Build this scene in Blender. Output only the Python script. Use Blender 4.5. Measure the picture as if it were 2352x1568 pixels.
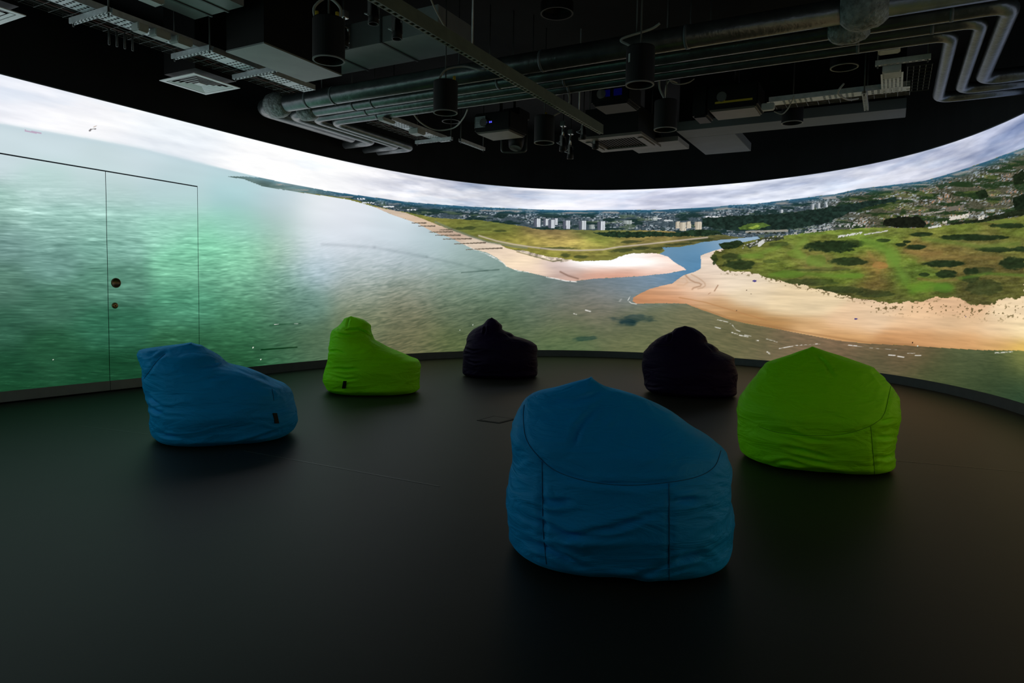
import bpy, bmesh, math, random
import numpy as np
from mathutils import Vector, Matrix, noise as mnoise
from mathutils.bvhtree import BVHTree

random.seed(7)
for o in list(bpy.data.objects):
    bpy.data.objects.remove(o, do_unlink=True)
scene = bpy.context.scene
COL = scene.collection

# ------------------------------------------------------------------ camera
W_, H_ = 2352.0, 1568.0
FPX = 1581.685            # focal length in pixels of the 2352 px frame (24 mm lens)
PITCH, ROLL = 0.06529, 0.017417
CAM_Z = 1.0
Fv = np.array([0, math.cos(PITCH), -math.sin(PITCH)])
U0 = np.array([0, math.sin(PITCH), math.cos(PITCH)])
X0 = np.array([1.0, 0, 0])
Rv = X0 * math.cos(ROLL) + U0 * math.sin(ROLL)
Uv = -X0 * math.sin(ROLL) + U0 * math.cos(ROLL)
cam_data = bpy.data.cameras.new('camera')
cam = bpy.data.objects.new('camera', cam_data)
COL.objects.link(cam)
cam_data.sensor_fit = 'HORIZONTAL'
cam_data.sensor_width = 36.0
cam_data.lens = FPX * 36.0 / W_
cam_data.clip_start = 0.02
M = Matrix(((Rv[0], Uv[0], -Fv[0], 0), (Rv[1], Uv[1], -Fv[1], 0), (Rv[2], Uv[2], -Fv[2], CAM_Z), (0, 0, 0, 1)))
cam.matrix_world = M
scene.camera = cam

# ------------------------------------------------------------------ world and exposure (the room has no lamp lit: only the projected picture gives light)
world = bpy.data.worlds.new('world')
scene.world = world
world.use_nodes = True
bgn = world.node_tree.nodes.get('Background')
bgn.inputs[0].default_value = (0, 0, 0, 1)
bgn.inputs[1].default_value = 0.0
scene.view_settings.view_transform = 'Standard'
scene.view_settings.look = 'None'
scene.view_settings.exposure = 0.0
scene.view_settings.gamma = 1.0
scene.view_settings.use_curve_mapping = False

# ------------------------------------------------------------------ pixel helpers
def ray(x, y):
    return Fv + Rv * ((x - W_ / 2) / FPX) + Uv * ((H_ / 2 - y) / FPX)
def at(x, y, Z):
    d = ray(x, y); t = (Z - CAM_Z) / d[2]
    return np.array([d[0] * t, d[1] * t, Z])
def project(X, Y, Z):
    z = X * Fv[0] + Y * Fv[1] + (Z - CAM_Z) * Fv[2]
    a = X * Rv[0] + Y * Rv[1] + (Z - CAM_Z) * Rv[2]
    b = X * Uv[0] + Y * Uv[1] + (Z - CAM_Z) * Uv[2]
    return W_ / 2 + FPX * a / z, H_ / 2 - FPX * b / z

# ------------------------------------------------------------------ plan of the curved wall: distance from the camera by azimuth
POLY = [0.38329, 0.21231, -0.23653, -0.02897, 0.14078, -0.03101, 0.08693]
_vis = np.radians(np.arange(-40, 40.01, 1.0))
_tab = [(math.degrees(a), 1 / np.polyval(POLY, a)) for a in _vis]
_tab += [(-51, 6.36), (-59, 5.83), (-67.4, 5.2), (-77.2, 4.51), (-90, 3.7), (-109, 2.85), (-139.4, 2.05), (-166, 1.75),
         (167, 1.72), (140, 1.85), (115, 2.1), (97, 2.45), (81, 2.85), (70, 3.3), (60.6, 3.85), (49.5, 5.0), (44, 5.95)]
_tab.sort()
_a = np.array([t[0] for t in _tab]); _r = np.array([t[1] for t in _tab])
_aa = np.concatenate([_a - 360, _a, _a + 360]); _rr = np.concatenate([_r, _r, _r])
_fa = np.arange(-180, 180.01, 0.25); _fr = np.interp(_fa, _aa, 1 / _rr)
_k = np.exp(-0.5 * (np.arange(-32, 33) / 12.0) ** 2); _k /= _k.sum()
_sm = np.convolve(np.concatenate([_fr[-65:-1], _fr, _fr[1:65]]), _k, 'same')[64:-64]
_w = np.clip((np.abs(_fa) - 36.5) / 6.0, 0, 1)
_fr = _fr * (1 - _w) + _sm * _w
def rad(az):
    return 1 / np.interp(np.degrees(az), _fa, _fr)
def az_of_u(u):
    return math.atan((u - W_ / 2) / FPX)
def wall_pt(x, y, inset=0.0):
    d = ray(x, y); az = math.atan2(d[0], d[1]); r = math.hypot(d[0], d[1])
    q = d / r * rad(az)
    n = wall_normal(az)
    return Vector((q[0] + n[0] * inset, q[1] + n[1] * inset, q[2] + CAM_Z)), az
def wall_normal(az):
    e = 0.002
    p = [np.array([math.sin(a), math.cos(a)]) * rad(a) for a in (az - e, az + e)]
    t = p[1] - p[0]; n = np.array([t[1], -t[0]]); n /= np.linalg.norm(n)
    c = np.array([math.sin(az), math.cos(az)])
    return -n if n @ c > 0 else n
SCREEN_TOP, SCREEN_BOT, CEIL = 2.802, 0.104, 3.72

# ------------------------------------------------------------------ material helpers
def mat(name, color, rough=0.6, metal=0.0, var=0.0, scale=8.0, bump=0.0, bump_scale=40.0, spec=0.5, stretch=None):
    m = bpy.data.materials.new(name); m.use_nodes = True
    nt = m.node_tree; b = nt.nodes['Principled BSDF']
    b.inputs['Base Color'].default_value = (*color, 1)
    b.inputs['Roughness'].default_value = rough
    b.inputs['Metallic'].default_value = metal
    b.inputs['Specular IOR Level'].default_value = spec
    tc = nt.nodes.new('ShaderNodeTexCoord')
    mp = nt.nodes.new('ShaderNodeMapping')
    nt.links.new(tc.outputs['Object'], mp.inputs[0])
    if stretch: mp.inputs['Scale'].default_value = stretch
    n = nt.nodes.new('ShaderNodeTexNoise'); n.inputs['Scale'].default_value = scale; n.inputs['Detail'].default_value = 4
    nt.links.new(mp.outputs[0], n.inputs['Vector'])
    r = nt.nodes.new('ShaderNodeValToRGB')
    lo = [max(0, c * (1 - var)) for c in color]; hi = [min(1, c * (1 + var)) for c in color]
    r.color_ramp.elements[0].position = 0.3; r.color_ramp.elements[1].position = 0.7
    r.color_ramp.elements[0].color = (*lo, 1); r.color_ramp.elements[1].color = (*hi, 1)
    nt.links.new(n.outputs[0], r.inputs[0]); nt.links.new(r.outputs[0], b.inputs['Base Color'])
    if bump > 0:
        n2 = nt.nodes.new('ShaderNodeTexNoise'); n2.inputs['Scale'].default_value = bump_scale; n2.inputs['Detail'].default_value = 3
        nt.links.new(mp.outputs[0], n2.inputs['Vector'])
        bp = nt.nodes.new('ShaderNodeBump'); bp.inputs['Strength'].default_value = bump; bp.inputs['Distance'].default_value = 0.02
        nt.links.new(n2.outputs[0], bp.inputs['Height']); nt.links.new(bp.outputs[0], b.inputs['Normal'])
    return m
def emit_mat(name, color, strength):
    m = bpy.data.materials.new(name); m.use_nodes = True
    b = m.node_tree.nodes['Principled BSDF']
    b.inputs['Base Color'].default_value = (0.01, 0.01, 0.01, 1)
    b.inputs['Emission Color'].default_value = (*color, 1); b.inputs['Emission Strength'].default_value = strength
    return m
MT = {}
MT['floor'] = mat('floor_vinyl', (0.0150, 0.0172, 0.0138), 0.48, var=0.10, scale=3.0, bump=0.02, bump_scale=180, spec=0.17)
MT['floor_line'] = mat('floor_joint', (0.055, 0.055, 0.05), 0.4, var=0.1)
MT['floor_gap'] = mat('dark_gap', (0.004, 0.004, 0.004), 0.8, var=0.1)
MT['black_wall'] = mat('black_wall_paint', (0.011, 0.014, 0.018), 0.75, var=0.25, scale=2.0, bump=0.05, bump_scale=90, spec=0.25)
MT['black_ceiling'] = mat('black_ceiling_paint', (0.006, 0.007, 0.008), 0.85, var=0.3, scale=3.0, bump=0.05, spec=0.2)
MT['base'] = mat('grey_skirting', (0.075, 0.10, 0.115), 0.5, var=0.1, spec=0.3)
MT['kick'] = mat('grey_kick_plate', (0.26, 0.27, 0.27), 0.5, var=0.08)
MT['black'] = mat('black_metal', (0.0045, 0.005, 0.005), 0.55, var=0.2, bump=0.03, spec=0.3)
MT['ring'] = mat('grey_rim', (0.20, 0.21, 0.21), 0.5, var=0.1)
MT['galv'] = mat('galvanised_steel', (0.62, 0.66, 0.70), 0.45, 0.3, var=0.15, scale=20, bump=0.02)
MT['galv_dark'] = mat('dull_galvanised_steel', (0.10, 0.11, 0.11), 0.5, 0.6, var=0.2, scale=15)
MT['pipe'] = mat('foil_pipe_insulation', (0.13, 0.15, 0.155), 0.33, 0.75, var=0.25, scale=9, bump=0.12, bump_scale=30)
MT['pipe_band'] = mat('pipe_tape', (0.12, 0.14, 0.15), 0.5, 0.2, var=0.2)
MT['lag'] = mat('rough_lagging', (0.22, 0.25, 0.25), 0.6, 0.2, var=0.5, scale=25, bump=0.8, bump_scale=45)
MT['duct'] = mat('grey_duct_sheet', (0.24, 0.26, 0.26), 0.5, 0.0, var=0.12, scale=4, bump=0.03, bump_scale=12)
MT['soffit'] = mat('grey_soffit_board', (0.13, 0.15, 0.17), 0.7, var=0.08, scale=3)
MT['soffit_pale'] = mat('pale_soffit_board', (0.26, 0.27, 0.29), 0.7, var=0.08, scale=3)
MT['strut'] = mat('green_grey_strut', (0.115, 0.145, 0.105), 0.5, 0.0, var=0.15, scale=12)
MT['white'] = mat('white_metal', (0.90, 0.92, 0.94), 0.45, var=0.05)
MT['whitebox'] = mat('offwhite_plastic', (0.42, 0.45, 0.44), 0.5, var=0.12)
MT['beige'] = mat('beige_plastic', (0.14, 0.13, 0.11), 0.5, var=0.1)
MT['cable'] = mat('grey_cable', (0.30, 0.31, 0.29), 0.5, var=0.1)
MT['cable_dark'] = mat('dark_cable', (0.05, 0.055, 0.055), 0.5, var=0.1)
MT['cable_red'] = mat('red_cable', (0.16, 0.035, 0.025), 0.5, var=0.1)
MT['yellow'] = mat('yellow_plastic', (0.55, 0.42, 0.03), 0.5, var=0.1)
MT['brass'] = mat('worn_brass', (0.32, 0.21, 0.10), 0.4, 0.7, var=0.2, scale=30)
MT['brass_dark'] = mat('dark_bronze', (0.16, 0.13, 0.08), 0.28, 0.8, var=0.2, scale=30)
MT['chrome'] = mat('chrome_steel', (0.55, 0.56, 0.55), 0.25, 0.9, var=0.1)
MT['blue_led'] = emit_mat('blue_led', (0.10, 0.10, 1.0), 1.2)
MT['blue_dim'] = emit_mat('blue_glass', (0.0, 0.0, 0.6), 0.035)

def fabric(name, color, rough=0.62, spec=0.2, sheen=0.7):
    m = bpy.data.materials.new(name); m.use_nodes = True
    nt = m.node_tree; b = nt.nodes['Principled BSDF']
    b.inputs['Roughness'].default_value = rough; b.inputs['Specular IOR Level'].default_value = spec
    b.inputs['Sheen Weight'].default_value = sheen; b.inputs['Sheen Roughness'].default_value = 0.45; b.inputs['Sheen Tint'].default_value = (*[min(1, c*1.1) for c in color], 1)
    tc = nt.nodes.new('ShaderNodeTexCoord')
    # soft colour variation of the cloth
    n = nt.nodes.new('ShaderNodeTexNoise'); n.inputs['Scale'].default_value = 5; nt.links.new(tc.outputs['Object'], n.inputs['Vector'])
    r = nt.nodes.new('ShaderNodeValToRGB')
    r.color_ramp.elements[0].color = (*[c * 0.9 for c in color], 1); r.color_ramp.elements[1].color = (*color, 1)
    nt.links.new(n.outputs[0], r.inputs[0]); nt.links.new(r.outputs[0], b.inputs['Base Color'])
    # fine creases and weave as relief
    mp = nt.nodes.new('ShaderNodeMapping'); mp.inputs['Scale'].default_value = (2.6, 2.6, 9.0); nt.links.new(tc.outputs['Object'], mp.inputs[0])
    n2 = nt.nodes.new('ShaderNodeTexNoise'); n2.inputs['Scale'].default_value = 1.6; n2.inputs['Detail'].default_value = 5; n2.inputs['Distortion'].default_value = 0.8
    nt.links.new(mp.outputs[0], n2.inputs['Vector'])
    bp = nt.nodes.new('ShaderNodeBump'); bp.inputs['Strength'].default_value = 0.7; bp.inputs['Distance'].default_value = 0.035
    nt.links.new(n2.outputs[0], bp.inputs['Height'])
    n3 = nt.nodes.new('ShaderNodeTexNoise'); n3.inputs['Scale'].default_value = 400; nt.links.new(tc.outputs['Object'], n3.inputs['Vector'])
    bp2 = nt.nodes.new('ShaderNodeBump'); bp2.inputs['Strength'].default_value = 0.08; bp2.inputs['Distance'].default_value = 0.002
    nt.links.new(n3.outputs[0], bp2.inputs['Height']); nt.links.new(bp.outputs[0], bp2.inputs['Normal'])
    nt.links.new(bp2.outputs[0], b.inputs['Normal'])
    return m
MT['fab_blue'] = fabric('blue_fabric', (0.0, 0.38, 0.95))
MT['fab_green'] = fabric('lime_fabric', (0.30, 0.98, 0.0))
MT['fab_purple'] = fabric('purple_fabric', (0.012, 0.004, 0.030), spec=0.08, sheen=0.1)
MT['seam_blue'] = mat('blue_seam', (0.0, 0.13, 0.32), 0.8, var=0.1)
MT['seam_green'] = mat('green_seam', (0.10, 0.36, 0.0), 0.8, var=0.1)
MT['seam_purple'] = mat('purple_seam', (0.008, 0.003, 0.015), 0.8, var=0.1)

# ------------------------------------------------------------------ object helpers
def link(name, me, m, parent=None):
    o = bpy.data.objects.new(name, me); COL.objects.link(o)
    if m is not None: me.materials.append(m)
    if parent is not None: o.parent = parent
    return o
def obj(name, bm, m, parent=None, smooth=False):
    me = bpy.data.meshes.new(name); bm.to_mesh(me); bm.free()
    if smooth:
        for p in me.polygons: p.use_smooth = True
    return link(name, me, m, parent)
def tag(o, label, cat, group=None):
    o['label'] = label; o['category'] = cat
    if group: o['group'] = group
    return o
def struct(o):
    o['kind'] = 'structure'; return o

def add_box(bm, lo, hi):
    x0, y0, z0 = lo; x1, y1, z1 = hi
    v = [bm.verts.new(p) for p in ((x0,y0,z0),(x1,y0,z0),(x1,y1,z0),(x0,y1,z0),(x0,y0,z1),(x1,y0,z1),(x1,y1,z1),(x0,y1,z1))]
    for f in ((0,3,2,1),(4,5,6,7),(0,1,5,4),(1,2,6,5),(2,3,7,6),(3,0,4,7)):
        bm.faces.new([v[i] for i in f])
def add_tube(bm, pts, r, n=10, caps=True):
    pts = [Vector(p) for p in pts]
    rings = []
    prev = None
    for i, p in enumerate(pts):
        if i == 0: t = pts[1] - pts[0]
        elif i == len(pts) - 1: t = pts[-1] - pts[-2]
        else: t = (pts[i + 1] - p).normalized() + (p - pts[i - 1]).normalized()
        t.normalize()
        ref = Vector((0, 0, 1)) if abs(t.z) < 0.95 else Vector((1, 0, 0))
        if prev is None: a = t.cross(ref).normalized()
        else:
            a = prev - t * prev.dot(t)
            if a.length < 1e-5: a = t.cross(ref)
            a.normalize()
        prev = a; b = t.cross(a)
        rr = r[i] if isinstance(r, (list, tuple)) else r
        rings.append([bm.verts.new(p + (a * math.cos(2*math.pi*k/n) + b * math.sin(2*math.pi*k/n)) * rr) for k in range(n)])
    for i in range(len(rings) - 1):
        for k in range(n):
            bm.faces.new((rings[i][k], rings[i][(k+1) % n], rings[i+1][(k+1) % n], rings[i+1][k]))
    if caps:
        bm.faces.new(rings[0][::-1]); bm.faces.new(rings[-1])
def add_lathe(bm, prof, c=(0, 0, 0), n=32):
    rings = []
    for r, z in prof:
        rings.append([bm.verts.new((c[0] + r*math.cos(2*math.pi*k/n), c[1] + r*math.sin(2*math.pi*k/n), c[2] + z)) for k in range(n)])
    for i in range(len(rings) - 1):
        for k in range(n):
            bm.faces.new((rings[i][k], rings[i][(k+1) % n], rings[i+1][(k+1) % n], rings[i+1][k]))
def smooth_path(pts, sub=8):
    pts = [Vector(p) for p in pts]; out = []
    for i in range(len(pts) - 1):
        p0 = pts[max(i-1, 0)]; p1 = pts[i]; p2 = pts[i+1]; p3 = pts[min(i+2, len(pts)-1)]
        for k in range(sub):
            t = k / sub
            out.append(0.5*((2*p1) + (p2-p0)*t + (2*p0-5*p1+4*p2-p3)*t*t + (3*p1-p0-3*p2+p3)*t*t*t))
    out.append(pts[-1]); return out
def bevel(bm, w=0.006, seg=2):
    bmesh.ops.bevel(bm, geom=bm.edges[:], offset=w, segments=seg, affect='EDGES', clamp_overlap=True)

# ================================================================== THE PROJECTED PICTURE
def _hash(i, j, s):
    h = (i.astype(np.int64) * 374761393 + j.astype(np.int64) * 668265263 + s * 982451653) & 0xFFFFFFFF
    h = ((h ^ (h >> 13)) * 1274126177) & 0xFFFFFFFF
    h = h ^ (h >> 16)
    return (h & 0xFFFF) / 65535.0
def vnoise(x, y, s=0):
    i = np.floor(x); j = np.floor(y); fx = x - i; fy = y - j
    fx = fx*fx*(3-2*fx); fy = fy*fy*(3-2*fy)
    i = i.astype(np.int64); j = j.astype(np.int64)
    a = _hash(i, j, s); b = _hash(i+1, j, s); c = _hash(i, j+1, s); d = _hash(i+1, j+1, s)
    return (a*(1-fx)+b*fx)*(1-fy) + (c*(1-fx)+d*fx)*fy
def fbm(x, y, o=4, s=0):
    t = 0; a = 0.5; n = 0
    for k in range(o):
        t = t + a*vnoise(x, y, s+k*17); n += a; a *= 0.55; x = x*2.03+7.1; y = y*2.03+3.7
    return t/n
def inpoly(poly, u, v):
    p = np.array(poly, float)
    lo = p.min(0); hi = p.max(0)
    m = np.zeros(u.shape, bool)
    idx = np.nonzero((u >= lo[0]) & (u <= hi[0]) & (v >= lo[1]) & (v <= hi[1]))[0]
    if len(idx) == 0: return m
    x = u[idx]; y = v[idx]; c = np.zeros(len(idx), bool)
    for k in range(len(p)):
        x1, y1 = p[k]; x2, y2 = p[(k+1) % len(p)]
        if y1 == y2: continue
        w = ((y1 > y) != (y2 > y)) & (x < (x2-x1)*(y-y1)/(y2-y1)+x1)
        c ^= w
    m[idx] = c; return m
def curve(pts, u):
    p = np.array(sorted(pts), float); return np.interp(u, p[:, 0], p[:, 1])
def sstep(a, b, x):
    t = np.clip((x-a)/(b-a), 0, 1); return t*t*(3-2*t)
def field(ctrl, u, v, su=55, sv=42):
    c = np.array(ctrl, float)
    gu = np.arange(-40, 2420, 14.0); gv = np.arange(140, 960, 10.0)
    GU, GV = np.meshgrid(gu, gv, indexing='ij')
    num = np.zeros(GU.shape+(3,)); den = np.zeros(GU.shape)
    for r in c:
        d2 = ((GU-r[0])/su)**2 + ((GV-r[1])/sv)**2
        w = np.exp(-0.5*d2) + 1e-4/(1+d2*d2)
        num += w[..., None]*r[2:5]; den += w
    G = num/den[..., None]
    x = np.clip((u+40)/14.0, 0, len(gu)-1.001); y = np.clip((v-140)/10.0, 0, len(gv)-1.001)
    i = x.astype(int); j = y.astype(int); fx = (x-i)[:, None]; fy = (y-j)[:, None]
    return (G[i, j]*(1-fx)+G[i+1, j]*fx)*(1-fy) + (G[i, j+1]*(1-fx)+G[i+1, j+1]*fx)*fy
HORIZON = [(0,283),(230,322),(332,342),(500,384),(600,408),(660,421),(750,438),(832,449.5),(934,463.5),(1000,469),(1091,475),(1234,481),(1319,483),(1446,482),(1515,482),(1570,478.6),(1644,475),(1676,471),(1731,468.5),(1825,457),(1880,450),(1917,446),(1972,433.7),(2076,421.4),(2125,415),(2187,397),(2248,377),(2352,339)]
SKY = [(0,190,222,228,240),(60,215,236,238,246),(100,250,250,250,254),(200,300,252,252,254),(400,330,238,244,250),(600,370,252,252,253),(720,395,255,255,255),(720,425,255,255,255),(850,420,243,243,248),(950,430,214,216,228),(1050,440,205,209,222),(1150,450,213,217,229),(1300,455,243,243,251),(1400,460,233,234,247),(1550,455,216,219,236),(1700,445,217,223,239),(1850,425,206,213,231),(2000,400,199,204,222),(2150,370,186,191,211),(2300,320,187,194,216),(2352,290,176,184,212)]
SEA = [(0,290,206,222,228),(0,360,200,217,222),(100,420,186,215,212),(0,480,152,190,180),(0,560,108,144,138),(0,650,84,124,108),(0,750,48,92,72),(0,850,26,68,46),(0,895,24,70,42),
(120,330,205,222,228),(120,520,146,188,178),(120,600,108,150,140),(120,700,66,112,92),(120,800,34,80,54),(240,380,200,218,222),(240,440,188,215,214),(240,500,152,196,184),(240,560,128,178,163),(240,650,85,135,115),(240,750,46,101,76),(240,850,24,70,44),
(330,360,205,222,228),(400,400,192,214,220),(400,450,182,212,213),(400,520,152,206,187),(450,570,135,212,175),(450,620,116,182,150),(450,700,75,140,110),(450,800,44,94,64),(450,850,30,76,46),
(560,400,190,214,220),(560,440,165,205,208),(560,520,150,205,188),(560,580,141,212,175),(560,650,116,177,146),(560,720,74,134,100),(560,780,50,104,70),(560,840,30,76,46),
(640,430,192,211,218),(640,470,186,204,212),(640,520,165,195,187),(640,580,152,188,166),(640,650,112,156,136),(640,720,80,122,98),(640,790,58,100,72),
(720,470,236,240,244),(720,520,226,233,240),(720,570,214,224,234),(720,620,172,193,204),(700,700,106,142,130),(720,780,82,108,82),
(800,490,230,236,244),(800,540,220,227,236),(830,580,198,209,217),(830,630,163,178,178),(830,680,146,156,140),(830,740,110,120,90),
(900,520,214,226,234),(900,560,196,208,217),(950,600,165,180,184),(950,660,135,146,134),(930,710,116,118,96),(950,760,108,110,82),(950,800,105,104,74),
(980,560,180,200,206),(1050,600,158,180,178),(1050,660,116,136,120),(1050,720,92,107,85),(1030,790,86,100,62),(1120,610,146,170,166),(1150,640,120,146,134),(1150,700,86,106,85),(1150,760,80,96,68),
(1250,660,112,133,128),(1300,670,104,115,120),(1300,700,122,116,100),(1300,740,96,106,76),(1300,790,86,105,70),(1230,700,92,110,92),(1400,655,104,126,142),(1450,650,120,141,157),(1500,640,130,150,170),(1400,680,126,124,118),(1380,700,128,118,100),(1420,740,92,100,76),(1450,790,106,111,76),
(1500,720,106,110,82),(1550,620,110,140,165),(1590,602,64,124,168),(1602,612,62,118,160),(1625,576,128,160,186),(1680,558,150,176,198),(1560,584,118,150,176),(1575,596,100,142,172),(1600,720,112,110,84),(1600,770,106,106,74),(1700,760,112,106,76),(1700,800,102,102,70),(1760,800,112,102,76),(1850,770,128,106,82),(1850,800,116,101,76),(1950,790,126,102,78),(2000,830,86,86,60),(2050,800,116,96,72),(2100,810,106,90,64),(2150,850,70,80,50),(2230,820,86,94,64),(2260,860,62,76,48),(2300,880,50,65,42),(2352,900,45,70,48),(2352,830,105,112,66)]

def C(*a): return np.array(a, float)
def paint(u, v, s, z):
    """colour (0-255, display) of the projected coast picture at points of the wall; s = metres along the wall, z = height"""
    N = len(u)
    vh = curve(HORIZON, u)
    # ---- sky with clouds
    sky = field(SKY, u, v, 70, 40)
    cl = fbm(s*1.1 + 1.2*z, z*7.5 - s*0.25, 5, 3); cl2 = fbm(s*3.0, z*15, 4, 9)
    amp = 62*(0.30+0.65*sstep(780, 960, u))*(1-0.55*np.exp(-((u-1330)/110)**2))
    sky = sky + (np.clip((cl-0.49)*2.6, -1, .5)*amp)[:, None]*C(1.0, .92, .72) + ((cl2-0.5)*0.8*amp)[:, None]
    blue = sstep(0.56, 0.72, fbm(s*0.9+40, z*5-s*.2, 4, 31))
    sky -= blue[:, None]*C(22, 12, 4)*(0.4+0.6*sstep(300, 700, v)[:, None])
    col = sky
    # ---- sea
    sea = field(SEA, u, v, 42, 30)
    dep = np.clip((v-vh)/330.0, 0, 1.3)
    # ripples: the crests run level on the left, rise to the right in the middle and fall on the right
    gu = np.array([0, 450, 620, 760, 1000, 1150, 1350, 1500, 1750, 2000, 2352.]); sl = np.array([-.02, -.02, .05, .20, .24, .16, .05, -.12, -.22, -.08, -.03])
    G = np.concatenate([[0], np.cumsum((sl[1:]+sl[:-1])/2*np.diff(gu))])
    ph = v + np.interp(u, gu, G)
    sx = s*160.0
    per = 4.2 + 3.2*np.clip(dep, 0, 1)
    wrp = 2.2*(fbm(sx/60, ph/16, 2, 5)-.5)
    wv = fbm(sx/64, ph/4.6 + wrp, 2, 41) - 0.5
    wv2 = fbm(sx/24, ph/2.2 + wrp*1.5, 2, 77) - 0.5
    wamp = 0.34*sstep(0.22, 0.72, dep)*(1-0.45*sstep(1000, 1400, u))*(1-.4*np.exp(-((u-760)/70.)**2))
    wv3 = fbm(sx/15, ph/2.6 + wrp*1.6, 2, 78) - 0.5
    sea = sea*(1 + (wv*0.3+wv2*0.75+wv3*0.85)[:, None]*wamp[:, None]*C(1.25, 1.0, 1.05)) + (np.clip(wv*.4+wv2*0.6+wv3*.6-0.17, 0, 1)*110*wamp*(u < 640))[:, None]
    swell = fbm(s*0.7, z*4, 3, 90)-0.5
    sea = sea*(1+0.09*swell[:, None])
    st = np.exp(-(((v-478-0.12*u)/7.0)**2))*np.exp(-((u-70)/90.0)**2)*fbm(u/30, v/3, 2, 8)
    sea += (st*60)[:, None]
    # dark lines (swell fronts) and seaweed patches
    for (x0, y0, x1, y1, w, a) in ((740,561,860,568,4,18),(860,568,980,590,4,16),(980,590,1120,622,3,14),(1060,626,1146,619,1.6,45),(600,803,682,797,1.2,70),(620,747,690,742,1.5,30)):
        t = np.clip(((u-x0)*(x1-x0)+(v-y0)*(y1-y0))/((x1-x0)**2+(y1-y0)**2), 0, 1)
        d = np.hypot(u-x0-t*(x1-x0), v-y0-t*(y1-y0)); sea -= (np.exp(-(d/w)**2)*a)[:, None]
    pn = fbm(u/22, v/9, 3, 55)
    for (x, y, a, b, k) in ((1450,733,52,12,48),(1440,742,28,9,30),(1342,778,30,7,46)):
        e = ((u-x)/a)**2+((v-y+(u-x)*0.06)/b)**2
        sea -= (sstep(1.3, 0.2, e+(pn-0.5)*2.2)*k)[:, None]*C(.85, .62, .30)
    # projector overlap hotspot at the right edge of the picture
    sea += (np.exp(-((u-2352)/32)**2)*sstep(930, 780, v)*22)[:, None]*C(1, .85, .3)
    m_sea = v > vh
    soft = 1.0 + 7.0*sstep(560, 420, u)
    ms = sstep(-1, 1, (v-vh)/soft)[:, None]
    col = col*(1-ms) + sea*ms
    hz = np.exp(-np.abs(v-vh-4)/7.0)*(u < 620)*m_sea
    col = col*(1-0.4*hz[:, None]) + (0.4*hz)[:, None]*C(182, 204, 214)

    # ---- land outline
    n1 = (fbm(u/7, v/7, 3, 11)-.5); n2 = (fbm(u/18, v/18, 3, 12)-.5)
    uu = u + n1*3.0; vv = v + n1*3.0
    coast = [(518,405),(560,411),(600,427),(664,438),(720,446),(766,453),(800,458),(857,474),(898,492),(959,513),(997,534),(1036,546),(1070,564),(1091,573),(1119,580),(1140,591),(1153,601),(1164,612),(1181,619),(1212,625),(1251,634),(1283,642),(1319,646),(1361,640),(1425,637),(1485,633),(1536,627),(1576,620),(1570,614),(1549,602),(1534,589),(1515,583),(1527,576),(1521,568),(1561,567),(1591,562),(1612,556),(1655,551),(1697,547),(1740,543)]
    rbank = [(1745,548),(1731,551),(1702,557),(1683,566),(1651,572),(1623,581),(1609,587),(1610,602),(1609,617),(1598,623),(1570,632),(1555,642),(1544,651),(1519,656),(1493,663),(1470,674),(1455,683),(1453,691),(1462,697),(1527,696),(1576,697),(1591,704),(1634,719),(1670,732),(1711,742),(1767,752),(1850,768),(1926,782),(1993,789),(2080,793),(2156,798),(2258,804),(2353,805)]
    hz_pts = [(x, y) for x, y in HORIZON if x >= 590]
    land = coast + rbank + [(2353,330)] + hz_pts[::-1] + [(560,405)]
    mland = inpoly(land, u + n1*1.2, v + n1*1.2)
    # wet margin along the lower coasts
    shore = coast + rbank
    base = np.zeros((N, 3)); base[:] = C(120, 122, 58)
    # sands
    sandL = [(857,474),(898,492),(959,513),(997,534),(1036,546),(1070,564),(1091,573),(1119,580),(1140,591),(1153,601),(1164,612),(1181,619),(1212,625),(1251,634),(1283,642),(1319,646),(1361,640),(1425,637),(1485,633),(1536,627),(1576,620),(1570,614),(1549,602),(1534,589),(1515,583),(1506,581),(1450,582),(1425,589),(1404,597),(1331,600),(1314,598),(1290,593),(1230,585),(1187,576),(1161,569),(1149,561),(1119,556),(1085,545),(1042,530),(1010,518),(972,503),(934,489),(900,482)]
    msl = inpoly(sandL, uu, vv) & mland
    sL = field([(880,484,205,185,165),(980,512,215,190,165),(1040,535,195,170,150),(1100,562,218,200,180),(1150,580,236,214,190),(1200,600,248,225,195),(1230,620,240,215,190),(1280,610,215,195,190),(1300,625,190,168,160),(1320,638,205,170,155),(1340,604,255,248,244),(1370,603,255,252,250),(1400,605,255,253,252),(1450,603,255,252,250),(1490,606,255,246,240),(1520,600,250,225,212),(1550,612,245,215,200),(1380,625,225,180,160),(1450,622,230,185,165),(1430,634,205,150,128),(1370,638,205,152,130),(1500,626,232,196,180)], u, v, 26, 9)
    sL = sL + (np.exp(-((u-1430)/85.0)**2-((v-603)/9.0)**2)*45)[:, None]*C(.7, .95, 1.05)
    sL = sL*(1+0.12*(fbm(s*4, z*40, 3, 61)-.5)[:, None])
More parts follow.
